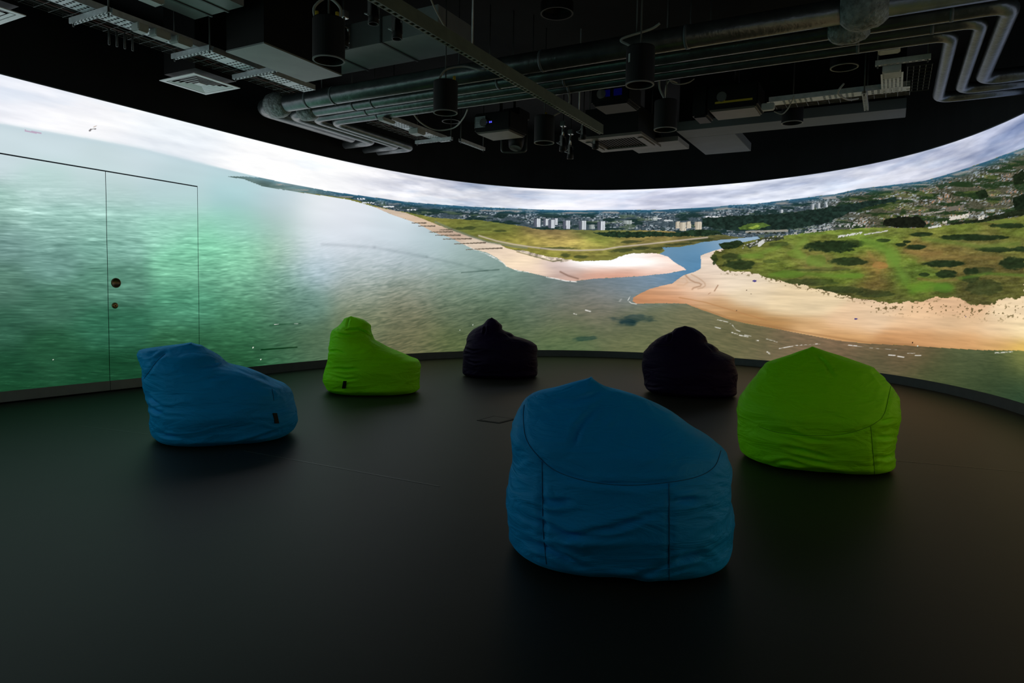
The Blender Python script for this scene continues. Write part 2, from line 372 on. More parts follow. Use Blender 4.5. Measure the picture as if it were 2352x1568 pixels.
    sR = field([(1625,590,235,205,185),(1600,640,225,190,165),(1500,675,205,145,105),(1470,690,196,132,92),(1550,690,205,140,98),(1540,660,222,172,140),(1620,620,240,212,190),(1600,670,230,190,160),(1640,705,200,150,105),(1680,650,240,212,185),(1720,680,235,205,170),(1800,700,232,200,160),(1780,748,178,128,78),(1700,730,185,135,85),(1850,755,215,165,115),(1860,700,232,200,160),(1950,740,235,190,150),(1930,772,205,150,98),(2000,725,232,192,155),(2100,740,232,186,145),(2100,775,215,155,105),(2080,787,196,138,90),(2200,750,228,184,142),(2200,780,212,154,102),(2200,700,226,178,138),(2300,760,230,190,150),(2300,790,210,156,100),(2345,760,252,220,170),(2345,720,240,205,165),(2352,800,225,180,90)], u, v, 30, 14)
    sR = sR*C(.985, 1.03, 1.05)*(1+0.20*(fbm(s*2.2, z*30+s*.3, 4, 62)-.5)[:, None])
    right_poly = rbank + [(2353,640),(1640,560)]
    msr = inpoly(right_poly, u, v) & mland
    base = np.where(msl[:, None], sL, base)
    # links field on the left
    vegL = inpoly([(934,489),(972,503),(1010,518),(1042,530),(1085,545),(1119,556),(1149,561),(1161,569),(1187,576),(1230,585),(1290,593),(1314,598),(1331,600),(1404,597),(1425,589),(1450,582),(1506,581),(1527,576),(1521,568),(1561,567),(1591,562),(1655,551),(1740,543),(1740,520),(1000,480),(934,484)], u + n1*4, v + n1*3) & mland & ~msl
    vl = field([(950,488,110,130,60),(1000,500,150,150,70),(1060,515,120,128,55),(1100,520,112,130,62),(1150,535,120,128,55),(1150,553,140,140,60),(1250,535,150,130,85),(1250,555,215,195,105),(1300,560,250,215,130),(1330,565,215,210,100),(1200,550,190,180,85),(1400,550,130,150,60),(1450,552,190,160,95),(1550,548,165,145,85),(1350,580,160,150,75),(1400,586,140,145,65),(1300,585,165,165,70),(1220,575,150,150,60),(1480,572,110,115,60),(1500,560,120,120,60),(1600,553,90,95,55),(1380,530,110,120,65)], u, v, 32, 8)
    vl = (vl*.72 + C(118, 104, 70)*.20)*(1+0.6*(fbm(u/16, v/4, 4, 63)-.5)[:, None])
    base = np.where(vegL[:, None], vl, base)
    dk = fbm(u/13, v/5, 3, 64)
    for (x, y, a, b) in ((1075,524,25,4),(1150,530,20,2.5),(1285,570,50,3),(1430,575,30,4),(1450,555,26,3),(1335,590,18,4),(1470,570,20,4),(1520,570,25,3),(1560,560,30,3),(1300,586,12,5),(1180,576,14,4),(1610,551,40,4)):
        e = ((u-x)/a)**2+((v-y+0.06*(u-x)*(1 if x > 1420 else 0))/b)**2
        k = sstep(1.4, 0.5, e+(dk-.5)*2.4)*vegL
        base = base*(1-0.62*k[:, None]) + (0.62*k)[:, None]*C(40, 52, 32)
    dune = inpoly([(1185,575),(1200,574),(1260,590),(1315,597),(1300,601),(1270,601),(1225,590)], uu, vv)
    base = np.where((dune & mland)[:, None], C(205, 190, 172)*(1+0.5*(n1*2)[:, None]), base)
    # right golf links
    vegR = [(1642,578),(1632,593),(1640,602),(1649,612),(1655,620),(1683,624),(1740,626),(1748,634),(1783,643),(1816,651),(1846,655),(1911,671),(1978,687),(2040,696),(2110,692),(2150,683),(2202,683),(2232,701),(2275,700),(2303,686),(2333,686),(2353,680),(2353,480),(2187,500),(1900,520),(1800,535),(1740,546),(1680,566)]
    ng = (fbm(u/9, v/6, 4, 13)-.5)
    mvr = inpoly(vegR, u + ng*9, v + ng*11) & mland
    base = np.where((msr & ~mvr)[:, None], sR, base)
    gr = field([(1660,595,70,85,35),(1700,600,100,112,50),(1750,590,125,145,58),(1800,575,110,135,55),(1800,612,105,140,48),(1850,590,140,140,70),(1880,560,105,115,50),(1880,610,135,130,70),(1950,570,100,140,45),(1900,635,95,130,40),(1800,635,80,98,40),(1850,650,85,88,45),(1960,630,92,128,42),(2000,600,135,125,60),(2040,560,96,142,45),(2060,600,100,150,48),(2070,630,70,110,40),(2020,610,175,130,70),(2010,650,115,95,50),(2100,570,145,118,66),(2100,655,95,140,40),(2180,580,130,115,62),(2150,540,115,130,55),(2200,520,100,130,48),(2250,560,118,118,62),(2250,600,102,95,50),(2300,620,90,85,45),(2300,660,80,90,42),(2330,570,110,120,55),(2340,520,95,125,45),(2300,500,120,120,60),(1950,680,75,85,40),(2050,680,80,95,42),(2150,672,85,105,42),(2230,680,75,80,42),(2340,665,90,98,45),(1760,555,90,108,45),(1850,540,120,160,58),(1950,535,120,160,60),(2050,530,115,140,58)], u, v, 26, 13)
    gr = (gr*.58 + C(120, 106, 60)*.36)*(1+0.75*(fbm(u/20+v/30, v/5, 4, 65)-.5)[:, None]) + ((fbm(u/4, v/2.5, 2, 66)-.5)*22)[:, None]
    base = np.where((mvr & mland)[:, None], gr, base)
    dk2 = fbm(u/10, v/5, 3, 67)
    for (x, y, a, b, k0) in ((1908,566,58,13,.95),(1960,560,25,9,.7),(1948,600,42,9,.85),(1700,608,34,11,.8),(1680,590,22,8,.6),(2105,567,24,6,.95),(2235,545,75,7,.95),(2115,538,26,5,.9),(2170,605,45,8,.95),(2172,629,25,9,.9),(2123,631,12,5,.8),(2230,623,18,8,.8),(2255,622,30,9,.55),(2330,605,35,14,.9),(2290,573,45,6,.9),(2345,572,20,6,.9),(2320,518,45,6,.9),(2070,562,12,4,.9),(2082,555,9,3,.9),(2030,552,16,4,.8),(2090,570,22,3,.4),(1790,560,24,5,.5),(1770,600,20,4,.4),(1860,648,60,8,.45),(1930,665,60,8,.5),(2010,675,40,8,.5),(2260,660,40,18,.45),(2230,640,20,8,.6),(1860,535,40,3,.5),(1910,618,45,4,.45),(1850,620,30,3,.4),(1640,595,8,10,.6)):
        e = ((u-x)/a)**2+((v-y)/b)**2
        k = k0*sstep(1.35, 0.75, e+(dk2-.5)*1.3)*mvr
        base = base*(1-k[:, None]) + k[:, None]*(C(30, 44, 26)*(0.7+0.7*dk2)[:, None])
    for (x, y, a, b, c) in ((2130,658,48,12,(112,160,48)),(2165,660,25,12,(70,118,40)),(2050,590,18,24,(118,165,58)),(1955,633,30,6,(112,158,48)),(1830,583,22,10,(112,150,50)),(1730,588,28,6,(110,150,50)),(1875,600,22,18,(98,140,48)),(1810,630,40,9,(92,138,42)),(2022,609,18,8,(190,140,72)),(2300,508,40,5,(105,140,52)),(1850,536,60,2.5,(128,170,62))):
        e = ((u-x)/a)**2+((v-y)/b)**2
        k = 0.55*sstep(1.25, 0.55, e+n2*1.4)*mvr; base = base*(1-k[:, None]) + k[:, None]*C(*c)*C(.92, .86, .95)
    # dune cliff scrub dots on the sand
    dots = fbm(u/5.5, v/4.0, 2, 68)
    zone = sstep(60, 6, np.abs(v-curve([(2030,702),(2110,708),(2180,705),(2232,715),(2290,718),(2353,715)], u))*2.2)*(u > 2000)
    edge = sstep(26, 0, np.abs(v-curve([(1655,622),(1740,630),(1783,646),(1846,659),(1911,675),(1978,690),(2040,704),(2110,712)], u))*2.5)*(u < 2080)*(u > 1655)
    k = ((dots > 0.68) & msr & ~mvr)*(zone) + ((dots > 0.66) & msr & ~mvr)*edge
    k = np.clip(k, 0, 1); base = base*(1-.75*k[:, None]) + (.75*k)[:, None]*C(85, 72, 38)
    # sand bar channels and tide lines
    def line(pts, w, c, a):
        nonlocal base
        best = np.full(N, 1e9)
        sel = np.nonzero((u > min(p[0] for p in pts)-12) & (u < max(p[0] for p in pts)+12) & (v > min(p[1] for p in pts)-12) & (v < max(p[1] for p in pts)+12))[0]
        if len(sel) == 0: return
        us = u[sel]; vs = v[sel]; bd = np.full(len(sel), 1e9)
        for (x0, y0), (x1, y1) in zip(pts[:-1], pts[1:]):
            t = np.clip(((us-x0)*(x1-x0)+(vs-y0)*(y1-y0))/((x1-x0)**2+(y1-y0)**2+1e-9), 0, 1)
            bd = np.minimum(bd, np.hypot(us-x0-t*(x1-x0), vs-y0-t*(y1-y0)))
        k = a*np.exp(-(bd/w)**2); base[sel] = base[sel]*(1-k[:, None]) + k[:, None]*C(*c)
    line([(1573,629),(1578,636),(1586,643),(1596,648),(1606,650),(1611,653),(1608,657),(1600,659),(1593,661),(1590,664)], 1.8, (158,120,92), .6)
    line([(1588,630),(1600,636),(1611,643),(1619,650),(1620,656),(1613,661),(1603,663)], 1.6, (172,136,106), .45)
    line([(1545,648),(1560,640),(1575,640),(1580,648),(1570,655),(1556,654)], 2.2, (205,168,136), .5)
    for fw, wd, cc, al in (([(1985,552),(2015,562),(2040,580),(2055,600),(2068,625),(2080,645)], 11, (104,140,54), .6), ([(1850,552),(1828,570),(1840,590),(1875,604),(1905,612)], 9, (118,146,62), .55), ([(1700,588),(1740,584),(1790,566)], 6, (110,142,56), .5),
                           ([(1770,632),(1850,628),(1930,634),(1975,632)], 6, (98,134,48), .55), ([(2120,548),(2180,556),(2250,566),(2340,560)], 6, (104,130,56), .5), ([(2200,640),(2270,628),(2350,632)], 4, (88,128,46), .55),
                           ([(2095,668),(2140,652),(2185,662)], 9, (96,140,46), .5), ([(2015,625),(2010,600),(1995,580)], 5, (150,122,68), .5), ([(2110,600),(2140,590),(2200,590),(2300,592)], 5, (134,112,64), .45), ([(2080,575),(2120,585),(2160,580)], 6, (150,118,68), .45),
                           ([(1850,612),(1900,618),(1960,614)], 4, (120,106,62), .4), ([(2110,640),(2150,645),(2200,642)], 4, (140,110,66), .45)):
        line(fw, wd, cc, al)
    line([(1649,655),(1641,668)], 1.3, (150,112,85), .8)
    line([(1632,672),(1627,675)], 1.0, (160,120,92), .6)
    line([(1287,624),(1305,633),(1328,640)], 2.0, (135,105,92), .8)
    line([(1560,698),(1620,712),(1680,733),(1740,744),(1850,764),(1990,786),(2100,792)], 2.5, (150,108,68), .5)
    line([(1560,683),(1620,694),(1690,715),(1760,735)], 1.3, (175,125,80), .6)
    line([(1000,510),(1035,525),(1080,542),(1120,555),(1150,560),(1180,566),(1210,569)], 2.5, (120,128,118), .7)
    line([(1100,541),(1140,553),(1180,561),(1220,567),(1270,573),(1330,575),(1385,573),(1420,567),(1490,560),(1560,552),(1625,545)], 1.8, (205,190,178), .85)
    line([(1187,578),(1225,588),(1268,600)], 1.0, (110,105,60), .8)
    line([(1270,600),(1290,597)], 1.4, (90,85,60), .9)
    col = np.where(mland[:, None], base, col)

    # ---- the town and the hills
    townlow = curve([(590,430),(760,450),(800,455),(860,472),(900,482),(934,487),(1000,500),(1106,506),(1212,521),(1234,527),(1319,528),(1500,529),(1549,532),(1591,541),(1655,538),(1700,545),(1740,546),(1800,541),(1821,538),(1900,530),(1923,528),(2015,522),(2082,524),(2141,521),(2187,516),(2263,510),(2309,502),(2352,495)], u)
    mt = mland & (v < townlow + n1*3) & (v > vh)
    hh = v - vh
    tt = np.clip(hh/np.maximum(townlow-vh, 6), 0, 1)
    t_blue = np.exp(-(hh/(8.0+5*sstep(1850, 2300, u)))**1.5)
    tb = np.zeros((N, 3)); tb[:] = C(66, 80, 88)
    rgt = sstep(1830, 2000, u)
    tb = tb*(1-rgt[:, None]) + rgt[:, None]*C(78, 78, 62)
    big = fbm(u/34, v/7, 3, 21)
    trees = sstep(.50, .62, big)
    tb = tb*(1-trees[:, None]) + trees[:, None]*(C(30, 50, 48)*(1-rgt)[:, None]+C(36, 54, 30)*rgt[:, None])
    fieldm = sstep(.62, .68, fbm(u/40+9, v/8, 3, 23))*sstep(0.05, .2, tt)*(1-.3*rgt)
    tb = tb*(1-.6*fieldm[:, None]) + (.6*fieldm)[:, None]*(C(96, 112, 84)+rgt[:, None]*C(20, 12, -22))
    cs = np.where(u > 1800, 5.0, 4.0)
    yv = v + (u-1850)*0.28*(u > 1850)
    h1 = _hash(np.floor(u/cs).astype(int), np.floor(yv/2.1).astype(int), 5)
    h2 = _hash(np.floor((u+1.7)/3.1).astype(int), np.floor(yv/3.0).astype(int), 6)
    dens = sstep(.34, .54, fbm(u/45, v/9, 3, 25))*(1-.85*trees)
    wh = ((h1 > 0.74-.10*rgt)*1.0)*dens
    br = (h2-0.5)*48*(1-trees)*(0.4+dens)
    tb = tb + br[:, None]
    roof = np.where((h2 > .5)[:, None], C(176, 186, 192), C(140, 142, 146))
    warm = (rgt*(h2 > .62)*(fbm(u/30, v/10, 2, 29) > .5))[:, None]
    roof = roof*(1-warm) + warm*C(178, 132, 102)
    tb = tb*(1-.8*wh[:, None]) + .8*wh[:, None]*roof
    # headland part is green and brown, hazy blue hills along the skyline
    hl = sstep(800, 700, u)
    tb = tb*(1-hl[:, None]) + hl[:, None]*(C(100, 122, 118)+(big-.5)[:, None]*70)
    tb = tb*(1-.88*t_blue[:, None]) + (.88*t_blue)[:, None]*(C(46, 100, 132)*(0.78+.45*big)[:, None]+hl[:, None]*C(60, 45, 28))
    pinkf = sstep(.60, .66, fbm(u/36+3, v/4, 2, 33))*np.exp(-((hh-7)/5)**2)
    tb = tb*(1-.6*pinkf[:, None]) + (.6*pinkf)[:, None]*C(190, 172, 160)
    col = np.where(mt[:, None], tb, col)
    # forests on the right bank, river viaduct
    def blob(poly, c, jit=5.0, var=.5):
        nonlocal col
        m = inpoly(poly, u+n1*jit*1.6, v+n1*jit)
        col = np.where(m[:, None], C(*c)*(1+var*(fbm(u/6, v/4, 3, 71)-.5)*2)[:, None], col)
    blob([(1612,500),(1680,495),(1740,494),(1800,490),(1850,482),(1900,477),(1990,462),(2060,452),(2060,462),(1980,478),(1930,498),(1900,512),(1830,525),(1760,530),(1720,528),(1690,530),(1640,524),(1615,518)], (30, 46, 40))
    blob([(1361,534),(1400,532),(1500,531),(1560,534),(1600,526),(1650,530),(1660,538),(1620,542),(1560,543),(1500,543),(1440,546),(1390,543)], (34, 52, 36))
    blob([(1695,522),(1725,512),(1750,510),(1770,518),(1735,527),(1700,527)], (80, 104, 48), 3, .3)
    blob([(1718,523),(1740,516),(1746,519),(1728,526)], (138, 160, 66), 2, .2)
    blob([(2030,505),(2070,497),(2110,497),(2130,515),(2120,523),(2060,522),(2030,518)], (24, 28, 20), 5, .4)
    blob([(2325,405),(2353,388),(2353,420),(2330,425)], (26, 36, 22), 4, .4)
    blob([(2326,455),(2353,445),(2353,482),(2330,482)], (24, 34, 22), 4, .4)
    blob([(2238,440),(2262,434),(2272,450),(2250,458)], (28, 40, 24), 4, .4)
    blob([(2180,512),(2260,500),(2353,478),(2353,494),(2263,508),(2187,516)], (32, 40, 26), 4, .4)
    blob([(1650,560),(1683,553),(1700,552),(1712,560),(1690,570),(1660,572)], (34, 48, 28), 4, .4)
    blob([(1712,562),(1760,546),(1800,541),(1800,548),(1760,556),(1720,570)], (60, 66, 50), 4, .4)
    spk = (_hash(np.floor(u/3.5).astype(int), np.floor((v+u*.3)/2.5).astype(int), 15) > .7) & inpoly([(1712,560),(1760,545),(1820,534),(1900,520),(1990,500),(2000,518),(1900,530),(1800,542),(1745,560),(1700,572)], u, v)
    col = np.where(spk[:, None], C(168, 168, 164), col)
    blob([(1712,530),(1810,527),(1810,532),(1712,535)], (150, 148, 138), 0, .1)
    for k in range(5):
        blob([(1716+k*19+12*t-0, 536.5-4*math.sin(math.pi*t)) for t in np.linspace(0, 1, 8)], (40, 46, 38), 0, .1)
    # tower blocks
    def tower(x0, y0, x1, y1, split=.45, a=(92,98,112), b=(208,214,220)):
        nonlocal col
        xm = x0+(x1-x0)*split
        for (p, q, c) in ((x0, xm, a), (xm, x1, b)):
            m = (u >= p) & (u <= q) & (v >= y0+(0.6 if c is a else 0)) & (v <= y1)
            st = 1 - 0.16*(np.sin((u-x0)*2*math.pi/(max(x1-x0, 4)/3.0)) > .3)
            col = np.where(m[:, None], C(*c)*st[:, None], col)
    for t in ((1065,478,1135,570),(1165,480,1225,555),(1270,478,1320,550),(1220,490,1290,582),(1378,500,1455,590),(1548,503,1628,600),(1748,508,1832,605)):
        tower(1000+t[0]/4.704, 400+t[1]/4.704, 1000+t[2]/4.704, 400+t[3]/4.704)
    for t in ((712,510,762,585),(828,510,878,585),(755,520,825,610),(922,512,994,597)):
        tower(1400+t[0]/4.704, 400+t[1]/4.704, 1400+t[2]/4.704, 400+t[3]/4.704, .3, (176,166,148), (214,204,184))
    for t in ((135,498,240,540),(1660,545,1720,590),(460,455,515,500)):
        o = 1400 if t[0] in (135, 460) else 1000
        tower(o+t[0]/4.704, 400+t[1]/4.704, o+t[2]/4.704, 400+t[3]/4.704, .3, (120,132,132), (168,178,176))
    for (x, y, h) in ((1862,469,12),(1876,466,13),(1893,464,12),(1790,481,8)):
        tower(x, y, x+8, y+h, .5, (110,122,130), (196,202,206))
    for (x0, y0, x1, y1, c) in ((1495,501,1520,503,(225,228,230)),(1525,505,1545,508,(205,210,212)),(1620,496,1655,499,(220,222,224)),(820,455,838,458,(225,228,232)),(832,464,860,467,(215,220,224)),(880,473,905,476,(220,225,228)),(935,480,955,483,(205,212,215)),
                          (1924,541,1980,546,(205,206,200)),(1985,537,2040,540,(190,188,180)),(2131,521,2162,525,(206,206,200)),(2070,496,2108,498,(175,172,165)),(2120,490,2172,494,(150,145,135)),
                          (2180,497,2226,506,(212,205,192)),(2247,496,2262,505,(206,200,188)),(2163,508,2175,514,(190,184,172)),(2225,486,2240,492,(150,140,130)),(2172,476,2215,486,(112,105,95))):
        yy = v + (u-x0)*(0.16 if x0 > 1900 else 0.0)
        m = (u >= x0) & (u <= x1) & (yy >= y0) & (yy <= y1) & (_hash(np.floor(u/2.5).astype(int), np.floor(v/2.5).astype(int), 3) > .25)
        col = np.where(m[:, None], C(*c), col)
    m = inpoly([(1742,556),(1752,550),(1757,556),(1746,566),(1740,566)], u, v)
    col = np.where(m[:, None], C(205, 205, 200), col)
    # groynes on the far beach
    for (x0, y0, x1, y1) in ((1070,573,1155,569.5),(1043,560,1116,557),(1018,549,1084,548),(1000,540,1058,540),(985,533,1040,532),(1010,528,1040,527),(960,519,1000,519),(945,512,980,512)):
        yl = y0+(y1-y0)*(u-x0)/(x1-x0); w = 0.8+0.8*(u-x0)/(x1-x0)
        m = (u > x0) & (u < x1) & (np.abs(v-yl) < w)
        col = np.where(m[:, None], C(110, 98, 84), col)
    # foam
    fn = fbm(u/7, v/2.2, 3, 81)
    def foam(pts, w, a=1.0, thr=.42):
        nonlocal col
        sel = np.nonzero((u > min(p[0] for p in pts)-8) & (u < max(p[0] for p in pts)+8) & (v > min(p[1] for p in pts)-8) & (v < max(p[1] for p in pts)+8))[0]
        if len(sel) == 0: return
        us = u[sel]; vs = v[sel]; bd = np.full(len(sel), 1e9)
        for (x0, y0), (x1, y1) in zip(pts[:-1], pts[1:]):
            t = np.clip(((us-x0)*(x1-x0)+(vs-y0)*(y1-y0))/((x1-x0)**2+(y1-y0)**2+1e-9), 0, 1)
            bd = np.minimum(bd, np.hypot(us-x0-t*(x1-x0), vs-y0-t*(y1-y0)))
        k = a*np.exp(-(bd/(w*.62))**2)*sstep(thr-.02, thr+.2, fn[sel]); k = np.clip(k, 0, 1)
        col[sel] = col[sel]*(1-k[:, None]) + k[:, None]*C(246, 244, 240)
    foam([(1070,562),(1091,574),(1119,583),(1140,593)], 1.6, .7)
    foam([(1120,585),(1143,596),(1157,604),(1163,612)], 1.6, .9, .3)
    foam([(1181,618),(1190,622),(1215,625)], 1.6, .9, .3)
    foam([(1255,636),(1283,641),(1300,645),(1324,647)], 1.9, 1, .3)
    foam([(1447,681),(1442,690),(1450,696),(1462,698)], 1.3, .9, .3)
    foam([(1420,695),(1427,688)], 3.0, .7, .4)
    foam([(1345,712),(1356,715)], 2.2, .9, .3); foam([(1318,720),(1324,722)], 1.8, .9, .2)
    foam([(1648,734),(1670,739),(1682,746),(1690,757),(1700,761)], 1.4, .8, .3)
    foam([(1642,751),(1655,754)], 1.6, .9, .3); foam([(1681,763),(1700,770),(1718,773)], 2.0, .9, .35)
    foam([(1710,769),(1725,772)], 1.3, .8, .3); foam([(1735,781),(1742,782)], 1.8, .9, .3); foam([(1762,808),(1768,812)], 2.4, .9, .3)
    foam([(1760,778),(1785,785)], 1.6, .6); foam([(1790,800),(1830,793),(1852,791),(1885,789)], 1.6, .9, .38); foam([(1945,792),(1968,794)], 1.4, .9, .35)
    foam([(2041,815),(2056,816)], 1.8, 1, .2); foam([(2062,818),(2076,820)], 1.8, 1, .2); foam([(2102,816),(2115,816)], 1.5, .9, .2); foam([(2084,811),(2118,811)], 1.0, .7); foam([(2286,810),(2325,808)], 2.0, .9, .3)
    foam([(1930,790),(2010,800),(2060,803)], 1.0, .5); foam([(630,745),(640,744)], .9, .9, .1); foam([(676,743),(684,743)], .8, .9, .1)
    for (x, y, r) in ((581,798,1.6),(599,825,1.4),(1086,746,1.2),(1056,758,1.0),(122,826,1.0),(2108,794,1.5)):
        col = np.where((np.hypot(u-x, v-y) < r)[:, None], C(225, 235, 220), col)
    # people, boats and birds printed in the picture
    for (x, y, a, b, c) in ((1733,645,5,2.4,(70,62,130)),(1966,732,4,1.8,(50,45,120)),(2096,787,1.2,2.2,(50,35,28)),(1692,713,1.4,1.2,(80,60,50)),(2218,727,1.3,1.6,(70,60,110)),(1640,604,3.5,4,(60,70,45)),(1715,666,1.2,1,(95,75,60)),(1725,675,1.2,1,(95,75,60))):
        k = (((u-x)/a)**2+((v-y)/b)**2) < 1; col = np.where(k[:, None], C(*c), col)
    m = inpoly([(56,297),(62,299),(80,302),(96,304),(95,308),(75,305),(57,301)], u, v); col = np.where(m[:, None], C(188,170,192), col)
    for pl, c in (([(204,300),(207,296),(212,294),(221,295),(221,297),(212,297),(208,301),(205,303)], (120,116,118)), ([(212,294),(216,290),(223,288),(218,292)], (205,190,180)), ([(209,294),(214,292),(217,295),(212,296)], (250,250,250))):
        m = inpoly(pl, u, v); col = np.where(m[:, None], C(*c), col)
    return np.clip(col, 0, 255)

def srgb2lin(c):
    c = c/255.0
    return np.where(c <= 0.04045, c/12.92, ((c+0.055)/1.055)**2.4)

# arc length along the wall by azimuth
_az = np.radians(np.arange(-130, 130.01, 0.1)); _rz = rad(_az)
_px = _rz*np.sin(_az); _py = _rz*np.cos(_az)
_sl = np.concatenate([[0], np.cumsum(np.hypot(np.diff(_px), np.diff(_py)))])

SCREEN_MAT = bpy.data.materials.new('projected_picture'); SCREEN_MAT.use_nodes = True
_nt = SCREEN_MAT.node_tree; _nt.nodes.clear()
_o = _nt.nodes.new('ShaderNodeOutputMaterial'); _e = _nt.nodes.new('ShaderNodeEmission'); _at = _nt.nodes.new('ShaderNodeVertexColor'); _at.layer_name = 'picture'
_nt.links.new(_at.outputs['Color'], _e.inputs['Color']); _e.inputs['Strength'].default_value = 1.0
_nt.links.new(_e.outputs[0], _o.inputs['Surface'])
SCREEN_MAT.cycles.emission_sampling = 'NONE'

def az_columns(az0, az1, step_px):
    """columns evenly spaced in the frame, coarser outside it"""
    out = [az0]
    a = az0
    while a < az1:
        inside = abs(a) < math.radians(38.5)
        d = step_px*math.cos(a)**2/FPX if inside else math.radians(0.35)
        a += d; out.append(min(a, az1))
    return np.array(out)
def screen_patch(az, z, inset=0.0):
    nA, nZ = len(az), len(z)
    r = rad(az)
    AZ, ZZ = np.meshgrid(az, z, indexing='ij'); RR = np.repeat(r[:, None], nZ, 1) - inset
    X = RR*np.sin(AZ); Y = RR*np.cos(AZ)
    # outside the photograph's frame the picture goes on: more sea on one side, more coast on the other
    lo_, hi_ = math.radians(-36.55), math.radians(36.6)
    exl = np.clip(lo_-AZ, 0, None); exr = np.clip(AZ-hi_, 0, None)
    azc = np.where(AZ < lo_, lo_+math.radians(9)*(1-np.exp(-exl/math.radians(9))), np.where(AZ > hi_, hi_-math.radians(20)*(1-np.exp(-exr/math.radians(20))), AZ))
    rc = rad(azc)
    u, v = project(rc*np.sin(azc), rc*np.cos(azc), ZZ)
    s = np.interp(AZ, _az, _sl)
    colr = srgb2lin(paint(np.clip(u, 0, W_).ravel(), v.ravel(), s.ravel(), ZZ.ravel()))
    verts = np.stack([X, Y, ZZ], -1).reshape(-1, 3)
    i = np.arange((nA-1)*(nZ-1)); ia = i//(nZ-1); iz = i % (nZ-1); b = ia*nZ+iz
    faces = np.stack([b, b+1, b+nZ+1, b+nZ], 1)
    return verts, faces, colr
def screen_mesh(name, patches):
    vs, fs, cs = [], [], []; off = 0
    for p in patches:
        vs.append(p[0]); fs.append(p[1]+off); cs.append(p[2]); off += len(p[0])
    vs = np.concatenate(vs); fs = np.concatenate(fs); cs = np.concatenate(cs)
    me = bpy.data.meshes.new(name)
    me.vertices.add(len(vs)); me.vertices.foreach_set('co', vs.astype(np.float32).ravel())
    me.loops.add(len(fs)*4); me.loops.foreach_set('vertex_index', fs.astype(np.int32).ravel())
    me.polygons.add(len(fs)); me.polygons.foreach_set('loop_start', np.arange(0, len(fs)*4, 4, dtype=np.int32)); me.polygons.foreach_set('loop_total', np.full(len(fs), 4, dtype=np.int32))
    me.update(calc_edges=True)
    at_ = me.color_attributes.new('picture', 'FLOAT_COLOR', 'POINT')
    at_.data.foreach_set('color', np.concatenate([cs, np.ones((len(cs), 1))], 1).astype(np.float32).ravel())
    return me

# door positions along the wall
AZ_MID = math.atan2(-3.947, 6.727); AZ_R = math.atan2(-3.4655, 7.6115)
def az_step(az, ds):
    s = np.interp(az, _az, _sl) + ds; return float(np.interp(s, _sl, _az))
AZ_L = az_step(AZ_MID, -1.003)
SCR_L, SCR_R = math.radians(-97), math.radians(97)  # unseen ends of the picture, carried back to brighten the bag backs
DOOR_TOP = 2.137
GAP = 0.0028
rows = np.linspace(SCREEN_BOT, SCREEN_TOP, 440)
rows_above = rows[rows > DOOR_TOP + 0.012]; rows_above = np.concatenate([[DOOR_TOP + 0.006], rows_above])
rows_door = rows[rows < DOOR_TOP - 0.01]; rows_door = np.concatenate([rows_door, [DOOR_TOP - 0.006]])
STEP = 1.35
main = screen_patch(az_columns(az_step(AZ_R, GAP), SCR_R, STEP), rows)
above = screen_patch(az_columns(AZ_L, az_step(AZ_R, GAP), STEP), rows_above)
left = screen_patch(az_columns(SCR_L, az_step(AZ_L, -GAP), STEP), rows[::3])
wall_screen = struct(link('wall_curved', screen_mesh('wall_curved', [left, above, main]), SCREEN_MAT))
wall_screen['label'] = 'curved wall showing the projected aerial view of a bay, beach and town'

def strip_mesh(az, z0, z1, out, thick, closed=False):
    """curved solid band following the wall: inner face at offset -out (towards the room), thickness outwards"""
    bm = bmesh.new(); rings = []
    for a in az:
        n = wall_normal(a); p = np.array([math.sin(a), math.cos(a)])*rad(np.array([a]))[0]
        pi = p + n*out; po = p + n*(out-thick)
        rings.append([bm.verts.new((pi[0], pi[1], z0)), bm.verts.new((pi[0], pi[1], z1)), bm.verts.new((po[0], po[1], z1)), bm.verts.new((po[0], po[1], z0))])
    m = len(rings)
    for i in range(m if closed else m-1):
        a, b = rings[i], rings[(i+1) % m]
        for k in range(4): bm.faces.new((a[k], a[(k+1) % 4], b[(k+1) % 4], b[k]))
    if not closed:
        bm.faces.new(rings[0][::-1]); bm.faces.new(rings[-1])
    bmesh.ops.recalc_face_normals(bm, faces=bm.faces)
    return bm
allaz = np.radians(np.arange(-180, 180, 1.0))
# dark shell behind the picture, black wall above it, dark wall at the rear of the room
shell = struct(obj('wall_backing', strip_mesh(np.radians(np.arange(-98, 98.5, 0.5)), 0, SCREEN_TOP, -0.03, 0.08), MT['black_wall']))
upper = struct(obj('wall_upper', strip_mesh(allaz, SCREEN_TOP, CEIL, 0.0, 0.1, True), MT['black_wall'], smooth=False))
rear_az = np.concatenate([np.radians(np.arange(97, 180, 1.0)), np.radians(np.arange(-180, -96.5, 1.0))])
rear = struct(obj('wall_rear', strip_mesh(rear_az, 0, SCREEN_TOP, 0.0, 0.1), MT['black_wall']))
